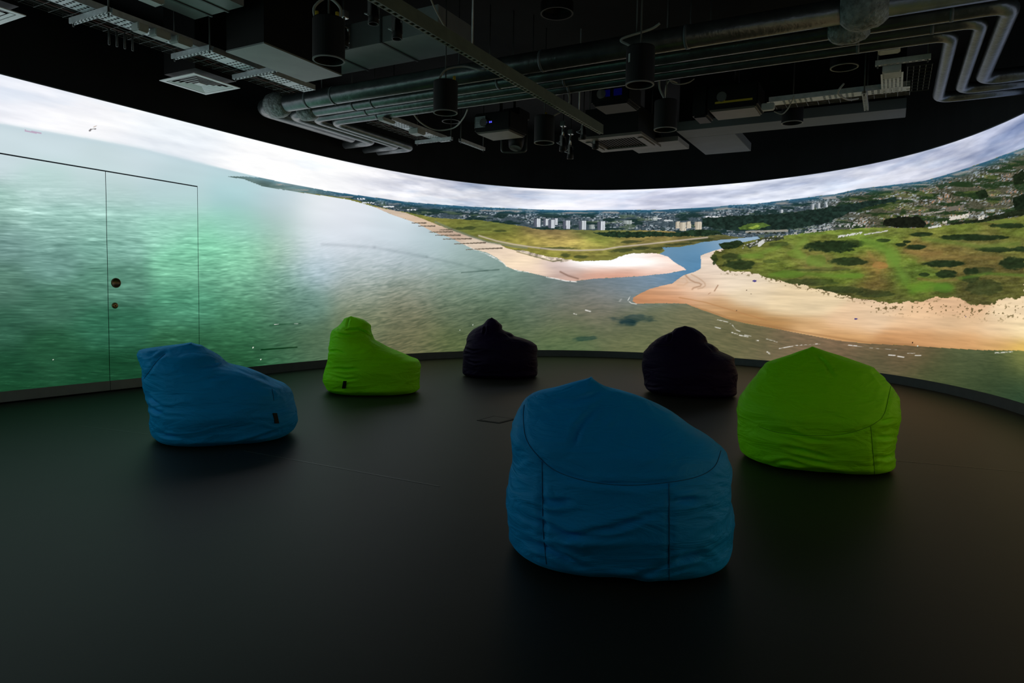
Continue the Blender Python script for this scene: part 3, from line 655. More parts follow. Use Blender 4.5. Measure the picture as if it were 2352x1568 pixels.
# doors flush in the curved wall
def door(n, a0, a1):
    d = struct(link('door_%d' % n, screen_mesh('door_leaf', [screen_patch(az_columns(az_step(a0, GAP), az_step(a1, -GAP), STEP), rows_door)]), SCREEN_MAT))
    ed = obj('door_core', strip_mesh(np.linspace(az_step(a0, GAP), az_step(a1, -GAP), 16), 0.012, DOOR_TOP-0.006, -0.003, 0.025), MT['black_wall'], d)
    kp = obj('kick_plate', strip_mesh(np.linspace(az_step(a0, GAP), az_step(a1, -GAP), 16), 0.012, SCREEN_BOT, 0.008, 0.011), MT['kick'], d)
    return d
door1 = door(1, AZ_L, AZ_MID); door2 = door(2, AZ_MID, AZ_R)
door1['label'] = 'flush door leaf carrying the picture, without a lock'; door2['label'] = 'flush door leaf carrying the picture, with round pull and lock cylinder'
def disc_part(name, x, y, r, prof, m, parent):
    p, az = wall_pt(x, y); n = wall_normal(az)
    bm = bmesh.new(); add_lathe(bm, prof, n=28)
    rot = Vector((0, 0, 1)).rotation_difference(Vector((n[0], n[1], 0)))
    bmesh.ops.transform(bm, matrix=Matrix.Translation(p) @ rot.to_matrix().to_4x4(), verts=bm.verts)
    return obj(name, bm, m, parent, True)
pull = disc_part('pull_cup', 266, 649.5, .045, [(0.0001, 0.002), (0.030, 0.0025), (0.039, 0.008), (0.044, 0.011), (0.048, 0.008), (0.049, -0.002)], MT['brass_dark'], door2)
cyl = disc_part('lock_cylinder', 263.2, 701.5, .03, [(0.030, -0.003), (0.030, 0.010), (0.027, 0.014), (0.012, 0.0145), (0.0001, 0.0145)], MT['brass'], door2)
disc_part('keyhole', 263.4, 702.0, .008, [(0.006, 0.0142), (0.006, 0.0155), (0.0001, 0.0155)], MT['floor_gap'], cyl)
# skirting on both sides of the door
struct(obj('baseboard_curved', strip_mesh(np.concatenate([np.linspace(az_step(AZ_R, GAP), SCR_R, 150)]), 0, SCREEN_BOT, 0.010, 0.03), MT['base']))
struct(obj('baseboard_left', strip_mesh(np.linspace(SCR_L, az_step(AZ_L, -GAP), 30), 0, SCREEN_BOT, 0.010, 0.03), MT['base']))
struct(obj('trim_1', strip_mesh(np.linspace(SCR_L, SCR_R, 220), SCREEN_TOP-0.004, SCREEN_TOP+0.006, 0.010, 0.012), MT['base']))

# floor and ceiling follow the plan of the room
def plan_slab(name, z0, z1, m, grow=0.06):
    bm = bmesh.new(); top = []; bot = []
    for a in allaz:
        p = np.array([math.sin(a), math.cos(a)])*(rad(np.array([a]))[0]+grow)
        top.append(bm.verts.new((p[0], p[1], z1))); bot.append(bm.verts.new((p[0], p[1], z0)))
    bm.faces.new(top[::-1]); bm.faces.new(bot)
    for i in range(len(top)):
        j = (i+1) % len(top); bm.faces.new((top[i], top[j], bot[j], bot[i]))
    bmesh.ops.recalc_face_normals(bm, faces=bm.faces)
    return struct(obj(name, bm, m))
floor = plan_slab('floor', -0.06, 0.0, MT['floor'])
ceiling = plan_slab('ceiling', CEIL, CEIL+0.1, MT['black_ceiling'], 0.12)
# welded joints between the vinyl sheets
for (p, q) in (((560, 1035), (1010, 1117)), ((2060, 1058), (2352, 1084)), ((180, 978), (345, 998))):
    a, b = Vector(at(*p, 0)), Vector(at(*q, 0)); t = (b-a).normalized(); w = t.cross(Vector((0, 0, 1)))*0.0035
    bm = bmesh.new()
    v = [bm.verts.new(x + Vector((0, 0, z))) for z in (-0.002, 0.0012) for x in (a-w, b-w, b+w, a+w)]
    for f in ((0,3,2,1),(4,5,6,7),(0,1,5,4),(1,2,6,5),(2,3,7,6),(3,0,4,7)): bm.faces.new([v[i] for i in f])
    obj('floor_joint', bm, MT['floor_line'], floor)
# floor box with lifted lid edge
fc = [Vector(at(*p, 0)) for p in ((1095, 965.5), (1147, 972.5), (1186, 962.5), (1134, 955.5))]
ctr = sum(fc, Vector())/4
fb = bpy.data.objects.new('floor_box', None); COL.objects.link(fb); fb.location = ctr
tag(fb, 'square floor socket box with a flush lid between the bean bags', 'floor box')
def quad_slab(c, z0, z1, k=1.0):
    bm = bmesh.new(); v = [bm.verts.new(((p-ctr)*k) + Vector((0, 0, z))) for z in (z0, z1) for p in c]
    for f in ((0,3,2,1),(4,5,6,7),(0,1,5,4),(1,2,6,5),(2,3,7,6),(3,0,4,7)): bm.faces.new([v[i] for i in f])
    bmesh.ops.recalc_face_normals(bm, faces=bm.faces); return bm
obj('frame', quad_slab(fc, 0.0, 0.0030, 1.0), MT['floor_gap'], fb)
obj('lid', quad_slab(fc, 0.001, 0.0042, 0.80), MT['floor'], fb)

# ================================================================== BEAN BAGS
def make_bag(label, fab, seamm, centre_px, left, right, near, far, seams, tagpx, seed, folds=(), n_exp=2.35, wr=0.017):
    c = at(*centre_px, 0)
    vdir = np.array([c[0], c[1]]); vdir /= np.linalg.norm(vdir)
    lat = np.array([vdir[1], -vdir[0]])
    def latz(x, y):
        d = ray(x, y); t = (c[:2] @ vdir)/(d[:2] @ vdir)
        p = d*t
        return float((p[:2]-c[:2]) @ lat), float(p[2]+CAM_Z)
    L = [latz(*p) for p in left]; R = [latz(*p) for p in right]
    top = max(L[-1][1], R[0][1]); R = R[::-1]
    def mono(pts):
        out = []
        zmax = -1
        for l, z in pts:
            z = max(z, zmax+0.002); zmax = z; out.append((z, l))
        return out
    L = mono(L); R = mono(R)
    H = max(L[-1][0], R[-1][0])
    xt = (L[-1][1]+R[-1][1])/2
    # close to a small crown at the top
    zl = np.array([p[0] for p in L]+[H+0.004]); ll = np.array([p[1] for p in L]+[xt])
    zr = np.array([p[0] for p in R]+[H+0.004]); lr = np.array([p[1] for p in R]+[xt])
    nz = np.array([p[0]*H for p in near]); nn = np.array([p[1] for p in near])
    fz = np.array([p[0]*H for p in far]); ff = np.array([p[1] for p in far])
    zs = list(np.linspace(0.0, H*0.12, 14)) + list(np.linspace(H*0.12, H*0.8, 76))[1:] + list(np.linspace(H*0.8, H+0.004, 46))[1:]
    zs = np.array(zs)
    def gsm(f, w=0.007):
        off = np.linspace(-w, w, 7); return sum(f(np.clip(zs+o, 0, H+0.004)) for o in off)/7
    Lz = gsm(lambda z: np.interp(z, zl, ll)); Rz = gsm(lambda z: np.interp(z, zr, lr))
    Nz = gsm(lambda z: np.interp(z, nz, nn)); Fz = gsm(lambda z: np.interp(z, fz, ff))
    nphi = 200
    root = bpy.data.objects.new('bean_bag', None); COL.objects.link(root); root.location = (c[0], c[1], 0)
    nzs = len(zs); P = np.zeros((nzs, nphi, 3)); D = np.zeros((nzs, nphi, 3)); FR = np.zeros((nzs, nphi))
    e = 2/n_exp
    for i, z in enumerate(zs):
        cx = (Lz[i]+Rz[i])/2; hw = max((Rz[i]-Lz[i])/2, 0.004); cy = (Fz[i]-Nz[i])/2; hd = max((Fz[i]+Nz[i])/2, 0.004)
        # tuck under at the floor
        k = 1.0 if z > 0.05 else 0.86 + 0.14*math.sqrt(max(0, 1-((0.05-z)/0.05)**2))
        for j in range(nphi):
            t = 2*math.pi*j/nphi; ct, st = math.cos(t), math.sin(t)
            px_ = k*hw*math.copysign(abs(ct)**e, ct); py_ = k*hd*math.copysign(abs(st)**e, st)
            d = mnoise.noise(Vector((px_+cx, py_+cy, z*2.2))*3.1+Vector((seed, 0, 0)))*wr*1.6
            q = Vector((t*1.1, seed*3.3, z*13+1.2*mnoise.noise(Vector((t*2.0, z*3, seed)))))
            ridge = 1-abs(mnoise.noise(q*1.3))*2
            d += wr*0.8*max(0, ridge-0.35)*(0.4+0.6*mnoise.noise(Vector((t*3, z*5, seed+5))))*min(1, z/0.06)
            rr = math.hypot(px_, py_) or 1
            ux, uy = px_/rr, py_/rr
            sc = min(1.0, rr/0.10)
            px_ += cx+ux*d*sc; py_ += cy+uy*d*sc
            P[i, j] = (lat[0]*px_+vdir[0]*py_, lat[1]*px_+vdir[1]*py_, z)
            D[i, j] = (lat[0]*ux+vdir[0]*uy, lat[1]*ux+vdir[1]*uy, 0)
            FR[i, j] = sc if st < 0.25 else 0.0
    # folds and seam puckers traced on the camera side, pressed into the cloth
    uu_, vv_ = project(P[..., 0]+c[0], P[..., 1]+c[1], P[..., 2])
    mpp = np.linalg.norm(c[:2])/FPX
    def press(pl, w, amp, bulge):
        best = np.full(uu_.shape, 1e9); tt_ = np.zeros(uu_.shape); acc = 0
        for (x0, y0), (x1, y1) in zip(pl[:-1], pl[1:]):
            L2 = (x1-x0)**2+(y1-y0)**2
            tq = np.clip(((uu_-x0)*(x1-x0)+(vv_-y0)*(y1-y0))/L2, 0, 1)
            dd = np.hypot(uu_-x0-tq*(x1-x0), vv_-y0-tq*(y1-y0))
            m = dd < best; best = np.where(m, dd, best); tt_ = np.where(m, acc+tq*math.sqrt(L2), tt_); acc += math.sqrt(L2)
        dm = best*mpp/w
        fade = np.clip(np.minimum(tt_, acc-tt_)/(0.25*acc+1e-6), 0.25, 1)
        return (-amp*np.exp(-dm**2) + bulge*np.exp(-(dm-1.9)**2/0.9))*fade
    disp = np.zeros(uu_.shape)
    for pl in folds: disp += press(pl, 0.013, 0.014, 0.008)
    for pl in seams:
        sp = [(p.x, p.y) for p in smooth_path([Vector((x, y, 0)) for x, y in pl], 6)]
        disp += press(sp, 0.012, 0.006, 0.003)
    P += D*(disp*FR)[..., None]
    bm = bmesh.new()
    rings = [[bm.verts.new(P[i, j]) for j in range(nphi)] for i in range(nzs)]
    for i in range(nzs-1):
        for j in range(nphi):
            bm.faces.new((rings[i][j], rings[i][(j+1) % nphi], rings[i+1][(j+1) % nphi], rings[i+1][j]))
    bm.faces.new(rings[0][::-1]); bm.faces.new(rings[-1])
    bmesh.ops.recalc_face_normals(bm, faces=bm.faces)
    bmesh.ops.smooth_vert(bm, verts=bm.verts, factor=0.2, use_axis_x=True, use_axis_y=True, use_axis_z=False)
    tree = BVHTree.FromBMesh(bm)
    body = obj('cover', bm, fab, root, True)
    org = Vector((0, 0, CAM_Z)) - Vector((c[0], c[1], 0))
    def hit(x, y):
        d = Vector(ray(x, y)).normalized(); h = tree.ray_cast(org, d)
        return h
    for pl in seams:
        pts = []
        for p in smooth_path([Vector((x, y, 0)) for x, y in pl], 10):
            h = hit(p.x, p.y)
            if h[0] is not None: pts.append(h[0] + h[1]*0.0005)
        if len(pts) > 3:
            b2 = bmesh.new(); add_tube(b2, pts, 0.0016, 6); obj('seam', b2, seamm, root, True)
    if tagpx:
        (x0, y0), (x1, y1), wpx = tagpx
        P = [hit(x0-wpx/2, y0), hit(x0+wpx/2, y0), hit(x1+wpx/2, y1), hit(x1-wpx/2, y1)]
        if all(p[0] is not None for p in P):
            b2 = bmesh.new(); v = [b2.verts.new(p[0]+p[1]*0.010) for p in P] + [b2.verts.new(p[0]-p[1]*0.004) for p in P]
            for f in ((0,1,2,3),(7,6,5,4),(0,4,5,1),(1,5,6,2),(2,6,7,3),(3,7,4,0)): b2.faces.new([v[i] for i in f])
            bmesh.ops.recalc_face_normals(b2, faces=b2.faces)
            t_ = obj('sewn_label', b2, MT['black'], root); t_['label'] = 'small black sewn fabric label'
    tag(root, label, 'bean bag', 'bean bags on the dark floor')
    return root
NEAR = [(0, .36), (.06, .41), (.3, .43), (.45, .40), (.6, .33), (.8, .2), (1.0, .03)]
FAR = [(0, .36), (.06, .41), (.3, .43), (.5, .38), (.65, .28), (.85, .14), (1.0, .03)]

make_bag('blue bean bag beside the double door, with a small black side label', MT['fab_blue'], MT['seam_blue'], (505, 1003),
    [(353,1015),(346,992),(340,942),(334,905),(327,868),(323,838),(322.5,811),(327,802),(342,800),(372,795),(406,790.5),(436,788.6)],
    [(442,788.6),(461,792),(475,801),(509,819),(526,834),(565,845),(601,859),(638,874),(659,883),(670,894),(680,935),(684,960),(679,976),(668,992)],
    [(0,.33),(.06,.38),(.3,.41),(.5,.38),(.7,.31),(.88,.21),(1,.06)], [(0,.33),(.06,.38),(.3,.41),(.5,.38),(.7,.31),(.88,.21),(1,.06)],
    [[(625,893),(627,905),(629,920)], [(330,870),(345,850),(360,830),(380,812)]], ((630,949),(635,971),9), 3.0, [[(458,846),(485,843),(514,836)],[(474,869),(500,867),(526,865)],[(338,905),(350,920),(368,932)],[(342,932),(356,944),(374,950)],[(334,818),(345,815),(362,806)],[(350,822),(366,818),(384,808)],[(525,838),(560,852),(600,868),(636,884)],[(520,1028),(560,1016),(600,1004),(645,986)],[(360,990),(380,1000),(410,1005)]])
make_bag('lime green bean bag with a tall head and a black side label', MT['fab_green'], MT['seam_green'], (856, 899),
    [(753,900),(746,890),(739.5,874),(744,853),(750.5,822),(758,792),(764,761),(766,757),(776,750),(786,739),(792,730.6),(804,727)],
    [(808,727),(822,729.4),(836,734),(850,746),(853,761),(858,780),(899,801),(945,821),(963,825.5),(968.6,838),(966,861),(960,891),(954,902)],
    [(0,.33),(.06,.38),(.3,.40),(.5,.36),(.65,.29),(.8,.2),(.93,.13),(1,.05)], [(0,.33),(.06,.38),(.3,.40),(.5,.36),(.65,.29),(.8,.2),(.93,.13),(1,.05)],
    [[(790,757),(808,757),(824,756),(838,763),(850,772)], [(803,727),(800,737),(797,750)]], ((793,876),(790,891),7.5), 8.0, [[(788,757),(808,757),(824,756),(838,763),(851,774)],[(754,808),(772,806),(792,812)],[(758,846),(795,848),(826,846)],[(765,866),(795,872),(820,870)],[(757,902),(785,905),(812,913)],[(768,765),(790,770),(815,772)]])
make_bag('dark purple bean bag with a narrow pointed head, beside the lime bag with the label', MT['fab_purple'], MT['seam_purple'], (1150, 864),
    [(1070,867),(1065.4,860),(1065.7,831),(1068,801),(1070,779),(1078,767),(1087,757),(1098,750),(1110,744.5),(1115,738),(1120,732.5),(1127,730)],
    [(1132,730),(1141,735),(1151,746),(1153,756),(1162,761),(1174,764.5),(1183,772),(1200,776),(1219,783),(1231,792),(1234,803),(1235,831),(1234,865),(1228,873)],
    [(0,.33),(.06,.38),(.3,.40),(.5,.38),(.65,.31),(.8,.18),(.93,.12),(1,.05)], FAR,
    [[(1115,742),(1114,755),(1111,767)]], None, 13.0, [[(1112,748),(1114,758),(1110,770)],[(1070,800),(1085,806),(1100,804)],[(1072,828),(1090,834),(1110,832)],[(1160,764),(1172,772),(1178,780)]])
make_bag('dark purple bean bag with a broad rounded head, beside the big lime bag', MT['fab_purple'], MT['seam_purple'], (1588, 905),
    [(1493,908),(1489,904),(1486,894),(1480.7,885),(1476.5,856),(1473.7,831),(1476.5,808),(1481,803),(1496,789),(1510,778),(1524,768.6),(1542,762),(1552,754.6),(1566,750)],
    [(1580,749.5),(1591.5,752.4),(1605.6,761),(1617,773),(1622,787),(1634,791),(1649,800),(1652,806),(1688,822),(1690.5,856),(1692.6,904),(1684,916)],
    [(0,.33),(.06,.38),(.3,.41),(.5,.38),(.65,.32),(.8,.22),(.93,.14),(1,.05)], FAR,
    [[(1500,792),(1525,794),(1548,792)], [(1542,763),(1540,775),(1537,785)]], None, 21.0, [[(1496,793),(1525,795),(1552,792)],[(1542,764),(1540,776),(1536,788)],[(1622,788),(1632,798),(1640,806)],[(1482,886),(1500,890),(1520,888)]])
make_bag('broad lime green bean bag with a plain round back, before the sandy beach', MT['fab_green'], MT['seam_green'], (1880, 1058),
    [(1713,1050),(1706,1041),(1700,1018),(1696.7,976),(1698,935),(1707,901),(1722,880),(1740,855),(1761,832),(1779,826),(1821,812.5),(1857,800)],
    [(1873,798),(1899,808),(1935,819),(2000,841),(2025,866),(2048,887),(2066,911),(2066.7,953),(2063,999),(2057,1068),(2046,1086)],
    [(0,.36),(.06,.41),(.25,.44),(.45,.43),(.6,.37),(.8,.25),(.93,.13),(1,.02)], FAR,
    [[(1745,980),(1780,991),(1830,998),(1890,1000),(1950,994),(2000,977),(2024,961)], [(2024,961),(2033,945),(2040,915),(2046,887)], [(2000,979),(2003,1015),(2007,1060),(2010,1096)]], None, 34.0, [[(1800,1025),(1855,1038),(1915,1056)],[(1808,1046),(1865,1058),(1905,1066)],[(1760,1066),(1808,1058),(1862,1072)],[(1810,1080),(1880,1079),(1965,1097)],[(2022,968),(2036,967),(2052,962)],[(1868,808),(1895,835),(1915,868)],[(2005,852),(2020,870),(2030,880)],[(1800,985),(1850,1008),(1900,1012)],[(2012,1003),(2035,1006),(2055,1002)],[(2012,1050),(2035,1052),(2055,1046)]], 2.5)
make_bag('big bright blue bean bag standing alone on the open floor, round back', MT['fab_blue'], MT['seam_blue'], (1428, 1262),
    [(1190,1262),(1175,1246),(1168,1219),(1171.7,1150),(1177,1064),(1183.7,985),(1199,933),(1210,912),(1230,898.6),(1275,890),(1327,874.4),(1355,869)],
    [(1361,869.5),(1371,876),(1399,890),(1423,894.4),(1464,909),(1533,945),(1602,985),(1630,1000),(1657,1026),(1668,1053),(1675,1133),(1683,1246),(1671,1280)],
    [(0,.33),(.06,.37),(.25,.40),(.5,.39),(.66,.33),(.8,.22),(.93,.1),(1,.01)], [(0,.33),(.06,.37),(.3,.40),(.5,.37),(.65,.30),(.85,.18),(1,.03)],
    [[(1204,930),(1202,960),(1208,1005),(1230,1040),(1275,1080),(1350,1105),(1440,1114),(1530,1108),(1600,1095),(1640,1072),(1656,1035)], [(1536,1110),(1537,1180),(1537,1260),(1537,1335)], [(1245,1060),(1246,1130),(1248,1220),(1255,1295)]], None, 55.0, [[(1215,1212),(1300,1234),(1400,1216),(1470,1192),(1524,1174)],[(1188,1178),(1250,1204),(1330,1240),(1430,1232)],[(1370,1326),(1450,1332),(1532,1300)],[(1545,1156),(1575,1150),(1612,1148)],[(1545,1290),(1575,1282),(1610,1270)],[(1228,926),(1320,924),(1395,896)],[(1200,1240),(1260,1262),(1330,1300)],[(1240,1145),(1270,1156),(1310,1150)],[(1380,925),(1330,980),(1310,1040)]], 2.4)

# ================================================================== CEILING SERVICES (aligned with the building grid: b runs away to the right, a away to the left)
GRID = math.atan2(0.8768, 0.4809)
Bx = np.array([0.4809, 0.8768]); Ax = np.array([-0.8768, 0.4809])
def K(x, y, Z):
    p = at(x, y, Z); return (float(p[:2] @ Bx), float(p[:2] @ Ax), Z)
class Thing:
    def __init__(self, name, label, cat, org, group=None):
        self.o = bpy.data.objects.new(name, None); COL.objects.link(self.o)
        self.org = org
        w = Bx*org[0] + Ax*org[1]
        self.o.location = (w[0], w[1], org[2]); self.o.rotation_euler = (0, 0, GRID)
        tag(self.o, label, cat, group)
    def part(self, name, bm, m, parent=None, smooth=False, label=None):
        bmesh.ops.translate(bm, vec=(-self.org[0], -self.org[1], -self.org[2]), verts=bm.verts)
        bmesh.ops.recalc_face_normals(bm, faces=bm.faces)
        o = obj(name, bm, m, parent or self.o, smooth)
        if label: o['label'] = label
        return o
    def box(self, name, lo, hi, m, bev=0.0, parent=None, label=None):
        bm = bmesh.new(); add_box(bm, lo, hi)
        if bev: bevel(bm, bev)
        return self.part(name, bm, m, parent, label=label)
    def tube(self, name, pts, r, m, n=10, parent=None, sub=0, label=None):
        bm = bmesh.new(); add_tube(bm, smooth_path(pts, sub) if sub else pts, r, n)
        return self.part(name, bm, m, parent, True, label)
def shade_edges(o):
    for p in o.data.polygons: p.use_smooth = False

# ---- insulated pipes: long runs along a, turned at both ends
def rounded(pts, r=0.10, n=6):
    pts = [Vector(p) for p in pts]; out = [pts[0]]
    for i in range(1, len(pts)-1):
        p = pts[i]; d0 = (pts[i-1]-p).normalized(); d1 = (pts[i+1]-p).normalized()
        a = p+d0*r; b = p+d1*r
        for k in range(n+1):
            t = k/n; out.append(a*(1-t)**2 + p*2*t*(1-t) + b*t*t)
    out.append(pts[-1]); return out
def pipe_net(label, rad_, zc, low, ends_l, ends_r, bands, lag=(), shift=0.0):
    zb = zc-rad_*0.93
    b0 = np.mean([K(*p, zb)[0] for p in low]) - rad_*0.3
    aL = K(*ends_l[0], zb)[1] + shift; bL = K(*ends_l[1], zb)[0]
    path = []
    if ends_l[2]: path.append((bL, aL+ends_l[2], zc))
    path += [(bL, aL, zc), (b0, aL, zc)]
    if ends_r:
        aR = K(*ends_r[0], zb)[1]; bR = K(*ends_r[1], zb)[0]
        path += [(b0, aR, zc), (bR, aR, zc), (bR, aR-ends_r[2], zc)]
    else: path += [(b0, -2.2, zc)]
    t = Thing('insulated_pipe', label, 'pipe', (b0, aL, zc), 'insulated pipes under the ceiling')
    t.tube('pipe_run', rounded(path, 0.14), rad_, MT['pipe'], 18)
    for x, y in bands:
        a = K(x, y, zb)[1]
        t.tube('tape_band', [(b0, a-0.012, zc), (b0, a+0.012, zc)], rad_*1.05, MT['pipe_band'], 18)
    for (x, y, rr, ln) in lag:
        a = K(x, y, zb)[1]; n = 9
        pts = [(b0, a-ln/2+ln*k/n, zc) for k in range(n+1)]
        rs = [rad_*1.02 + (rr-rad_)*math.sin(math.pi*k/n)**0.6 for k in range(n+1)]
        bm = bmesh.new(); add_tube(bm, pts, rs, 18)
        for v in bm.verts:
            d = 1+0.10*mnoise.noise(Vector(v.co)*17); v.co.x = b0+(v.co.x-b0)*d; v.co.z = zc+(v.co.z-zc)*d
        t.part('lagged_valve', bm, MT['lag'], smooth=True)
    for a in (aL-0.9, aL-2.6, aL-4.3):
        t.tube('hanger_rod', [(b0, a, zc+rad_*0.9), (b0, a, CEIL)], 0.006, MT['galv_dark'], 6)
    return b0, aL
pipe_net('thickest foil-wrapped pipe of the four, next to the duct box', 0.088, 3.03, [(1052,196),(1436,134),(1928,57)], [(592,262),(786,329),0.0], None,
         [(765,236),(705,245),(1250,164),(1580,112)], [(638,258,0.135,0.28),(1985,45,0.15,0.30)])
pipe_net('foil-wrapped pipe right behind the thickest one', 0.062, 3.00, [(1052,219.4),(1504,152),(1893,92)], [(668,272),(852,334),0.5], [(2318,40),(2258,194),1.2],
         [(808,250),(850,243),(1150,205),(2185,47)], [(712,270,0.10,0.24),(1950,84,0.115,0.28)], 0.04)
pipe_net('foil-wrapped pipe, third of the four parallel runs', 0.050, 2.99, [(1052,236),(1850,118.6),(2252,62)], [(722,282),(913,343),0.6], [(2255,62),(2204,216),1.2],
         [(845,264),(1300,199),(1970,103),(2140,78)])
pipe_net('foil-wrapped pipe farthest from the duct box, outermost of the four runs', 0.050, 2.98, [(1052,250),(1653,166),(1850,139),(2183,94)], [(768,290),(951,347),0.6], [(2186,94),(2155,236),1.2],
         [(870,274),(1310,214),(1970,121)])

# ---- slotted strut beam
k0 = K(885, 14, 2.81); k1 = K(1385, 303, 2.81); ab = (k0[1]+k1[1])/2
t = Thing('strut_beam', 'long green-grey slotted steel strut crossing the ceiling', 'beam', (k0[0], ab, 2.81))
b_0, b_1 = 2.2, k1[0]+0.05
t.box('channel', (b_0, ab, 2.815), (b_1, ab+0.045, 2.90), MT['strut'])
bm = bmesh.new(); x = b_0
add_box(bm, (b_0, ab-0.002, 2.80), (b_1, ab+0.008, 2.815)); add_box(bm, (b_0, ab+0.036, 2.80), (b_1, ab+0.045, 2.815))
while x < b_1-0.03:
    add_box(bm, (x, ab+0.008, 2.80), (x+0.022, ab+0.036, 2.807)); x += 0.06
t.part('slotted_flange', bm, MT['strut'])
for b in (3.0, 4.55, 6.6):
    t.tube('hanger_rod', [(b, ab+0.022, 2.89), (b, ab+0.022, CEIL)], 0.007, MT['galv'], 6)

# ---- ventilation ducts
c0 = K(606, 99.5, 2.93); c1 = K(703, 189, 2.93)
t = Thing('duct_box', 'black box duct with a pale grey underside', 'duct', (c0[0], c0[1], 2.93))
t.box('bottom_plate', (c0[0], c0[1], 2.93), (c1[0], c1[1], 2.942), MT['duct'], label='pale grey sheet underside')
t.box('casing', (c0[0]+0.004, c0[1]+0.004, 2.942), (c1[0]-0.004, c1[1]-0.004, CEIL), MT['black'])
def duct(label, z, lo, hi, m):
    t = Thing('ventilation_duct', label, 'duct', (lo[0], lo[1], z), 'flat ducts below the ceiling')
    t.box('sheet_casing', (lo[0], lo[1], z), (hi[0], hi[1], z+0.22), m, 0.004)
    for k in range(1, 3):
        a = lo[1]+(hi[1]-lo[1])*k/3
        t.box('joint_flange', (lo[0]-0.012, a-0.01, z-0.008), (hi[0]+0.012, a+0.01, z+0.23), MT['galv_dark'])
    for a in (lo[1]+0.1, hi[1]-0.1):
        t.tube('hanger_rod', [((lo[0]+hi[0])/2, a, z+0.21), ((lo[0]+hi[0])/2, a, CEIL)], 0.006, MT['galv_dark'], 6)
p = K(790, 115, 3.22); q = K(786, 171, 3.22)
duct('wide flat grey duct behind the cylinder pendant with the looped cable', 3.22, (p[0], 3.45), (q[0], c0[1]+0.9), MT['duct'])
p = K(520, 26, 3.16); DUCT_A = K(724, 207, 3.02)[1]-0.16
duct('flat grey duct above the galvanised cable tray', 3.16, (p[0]-0.75, p[1]-0.2), (p[0], DUCT_A), MT['duct'])

# ---- square louvred air diffusers
def diffuser(label, right_px, z=2.95, s=0.50, gap=True):
    k = K(*right_px, z); b1, a0 = k[0], k[1]; b0, a1 = b1-s, a0+s
    cb, ca = (b0+b1)/2, (a0+a1)/2
    t = Thing('air_diffuser', label, 'air vent', (cb, ca, z), 'square ceiling air diffusers')
    def ring(i, o, zi, zo, th=0.006):
        bm = bmesh.new()
        lv = []
        for (h, zz) in ((o, zo), (i, zi), (i, zi+th), (o, zo+th)):
            lv.append([bm.verts.new((cb+sx*h, ca+sy*h, zz)) for sx, sy in ((-1,-1),(1,-1),(1,1),(-1,1))])
        for l in range(4):
            A, B_ = lv[l], lv[(l+1) % 4]
            for e in range(4): bm.faces.new((A[e], A[(e+1) % 4], B_[(e+1) % 4], B_[e]))
        return bm
    h = s/2
    t.part('frame', ring(h*0.84, h, z, z), MT['white'])
    for n, f in enumerate((0.80, 0.64, 0.48, 0.32)):
        t.part('louvre', ring(h*(f-0.085), h*f, z+0.007, z, 0.002), MT['white'])
    t.box('centre_plate', (cb-h*.15, ca-h*.15, z+0.0), (cb+h*.15, ca+h*.15, z+0.006), MT['white'])
    t.box('plenum_box', (b0+0.03, a0+0.03, z+0.06), (b1-0.03, a1-0.03, CEIL), MT['black'])
diffuser('white square louvred air diffuser under the first cable tray', (552, 203))
diffuser('white square louvred air diffuser farther up beside the tray, cut off', (60, 37))

# ---- cable trays
def tray(label, org, b0, b1, a0, a1, z, m=None, basket=True, along='b', ba=None):
    t = Thing('cable_tray', label, 'cable tray', org, 'galvanised cable trays')
    def bx_(bm, l0, l1, w0, w1, z0, z1):
        if along == 'b': add_box(bm, (l0, w0, z0), (l1, w1, z1))
        else: add_box(bm, (w0, l0, z0), (w1, l1, z1))
    m = m or MT['galv']
    bm = bmesh.new(); n = 4; w = (a1-a0)
    for k in range(n+1):
        c = a0+w*k/n; bx_(bm, b0, b1, c-0.006, c+0.006, z, z+0.002)
    x = b0; i = 0
    while x < b1:
        bx_(bm, x, x+(0.028 if i % 6 else 0.10), a0, a1, z+0.0002, z+0.0018); x += 0.05 if i % 6 else 0.12; i += 1
    t.part('perforated_plate', bm, m)
    for c in (a0-0.003, a1+0.001):
        bm = bmesh.new(); bx_(bm, b0, b1, c, c+0.002, z, z+0.05); t.part('side_rail', bm, m)
    if basket:
        g0, g1 = ba if ba else (a1+0.03, a1+0.20)
        bm = bmesh.new()
        for k in range(6):
            c = g0+(g1-g0)*k/5
            p = ((b0, c, z+0.004), (b1, c, z+0.004)); p = p if along == 'b' else tuple((q[1], q[0], q[2]) for q in p)
            add_tube(bm, p, 0.0028, 5)
        for zz in (0.03, 0.055):
            for c in (g0, g1):
                p = ((b0, c, z+zz), (b1, c, z+zz)); p = p if along == 'b' else tuple((q[1], q[0], q[2]) for q in p)
                add_tube(bm, p, 0.0028, 5)
        x = b0
        while x < b1:
            p = [(x, g0, z+0.055), (x, g0, z), (x, g1, z), (x, g1, z+0.055)]
            p = p if along == 'b' else [(q[1], q[0], q[2]) for q in p]
            add_tube(bm, p, 0.0028, 5, False); x += 0.10
        t.part('wire_basket', bm, MT['galv_dark'])
        for k in range(3):
            c = g0+(g1-g0)*(0.25+0.25*k)
            pts = []
            for j in range(12):
                l = b0+(b1-b0)*j/11; p = (l, c+0.02*math.sin(j*1.7+k), z+0.014+0.004*k)
                pts.append(p if along == 'b' else (p[1], p[0], p[2]))
            t.tube('cable', pts, 0.007, MT['cable_red'] if k == 1 else MT['cable_dark'], 6, sub=4)
    return t
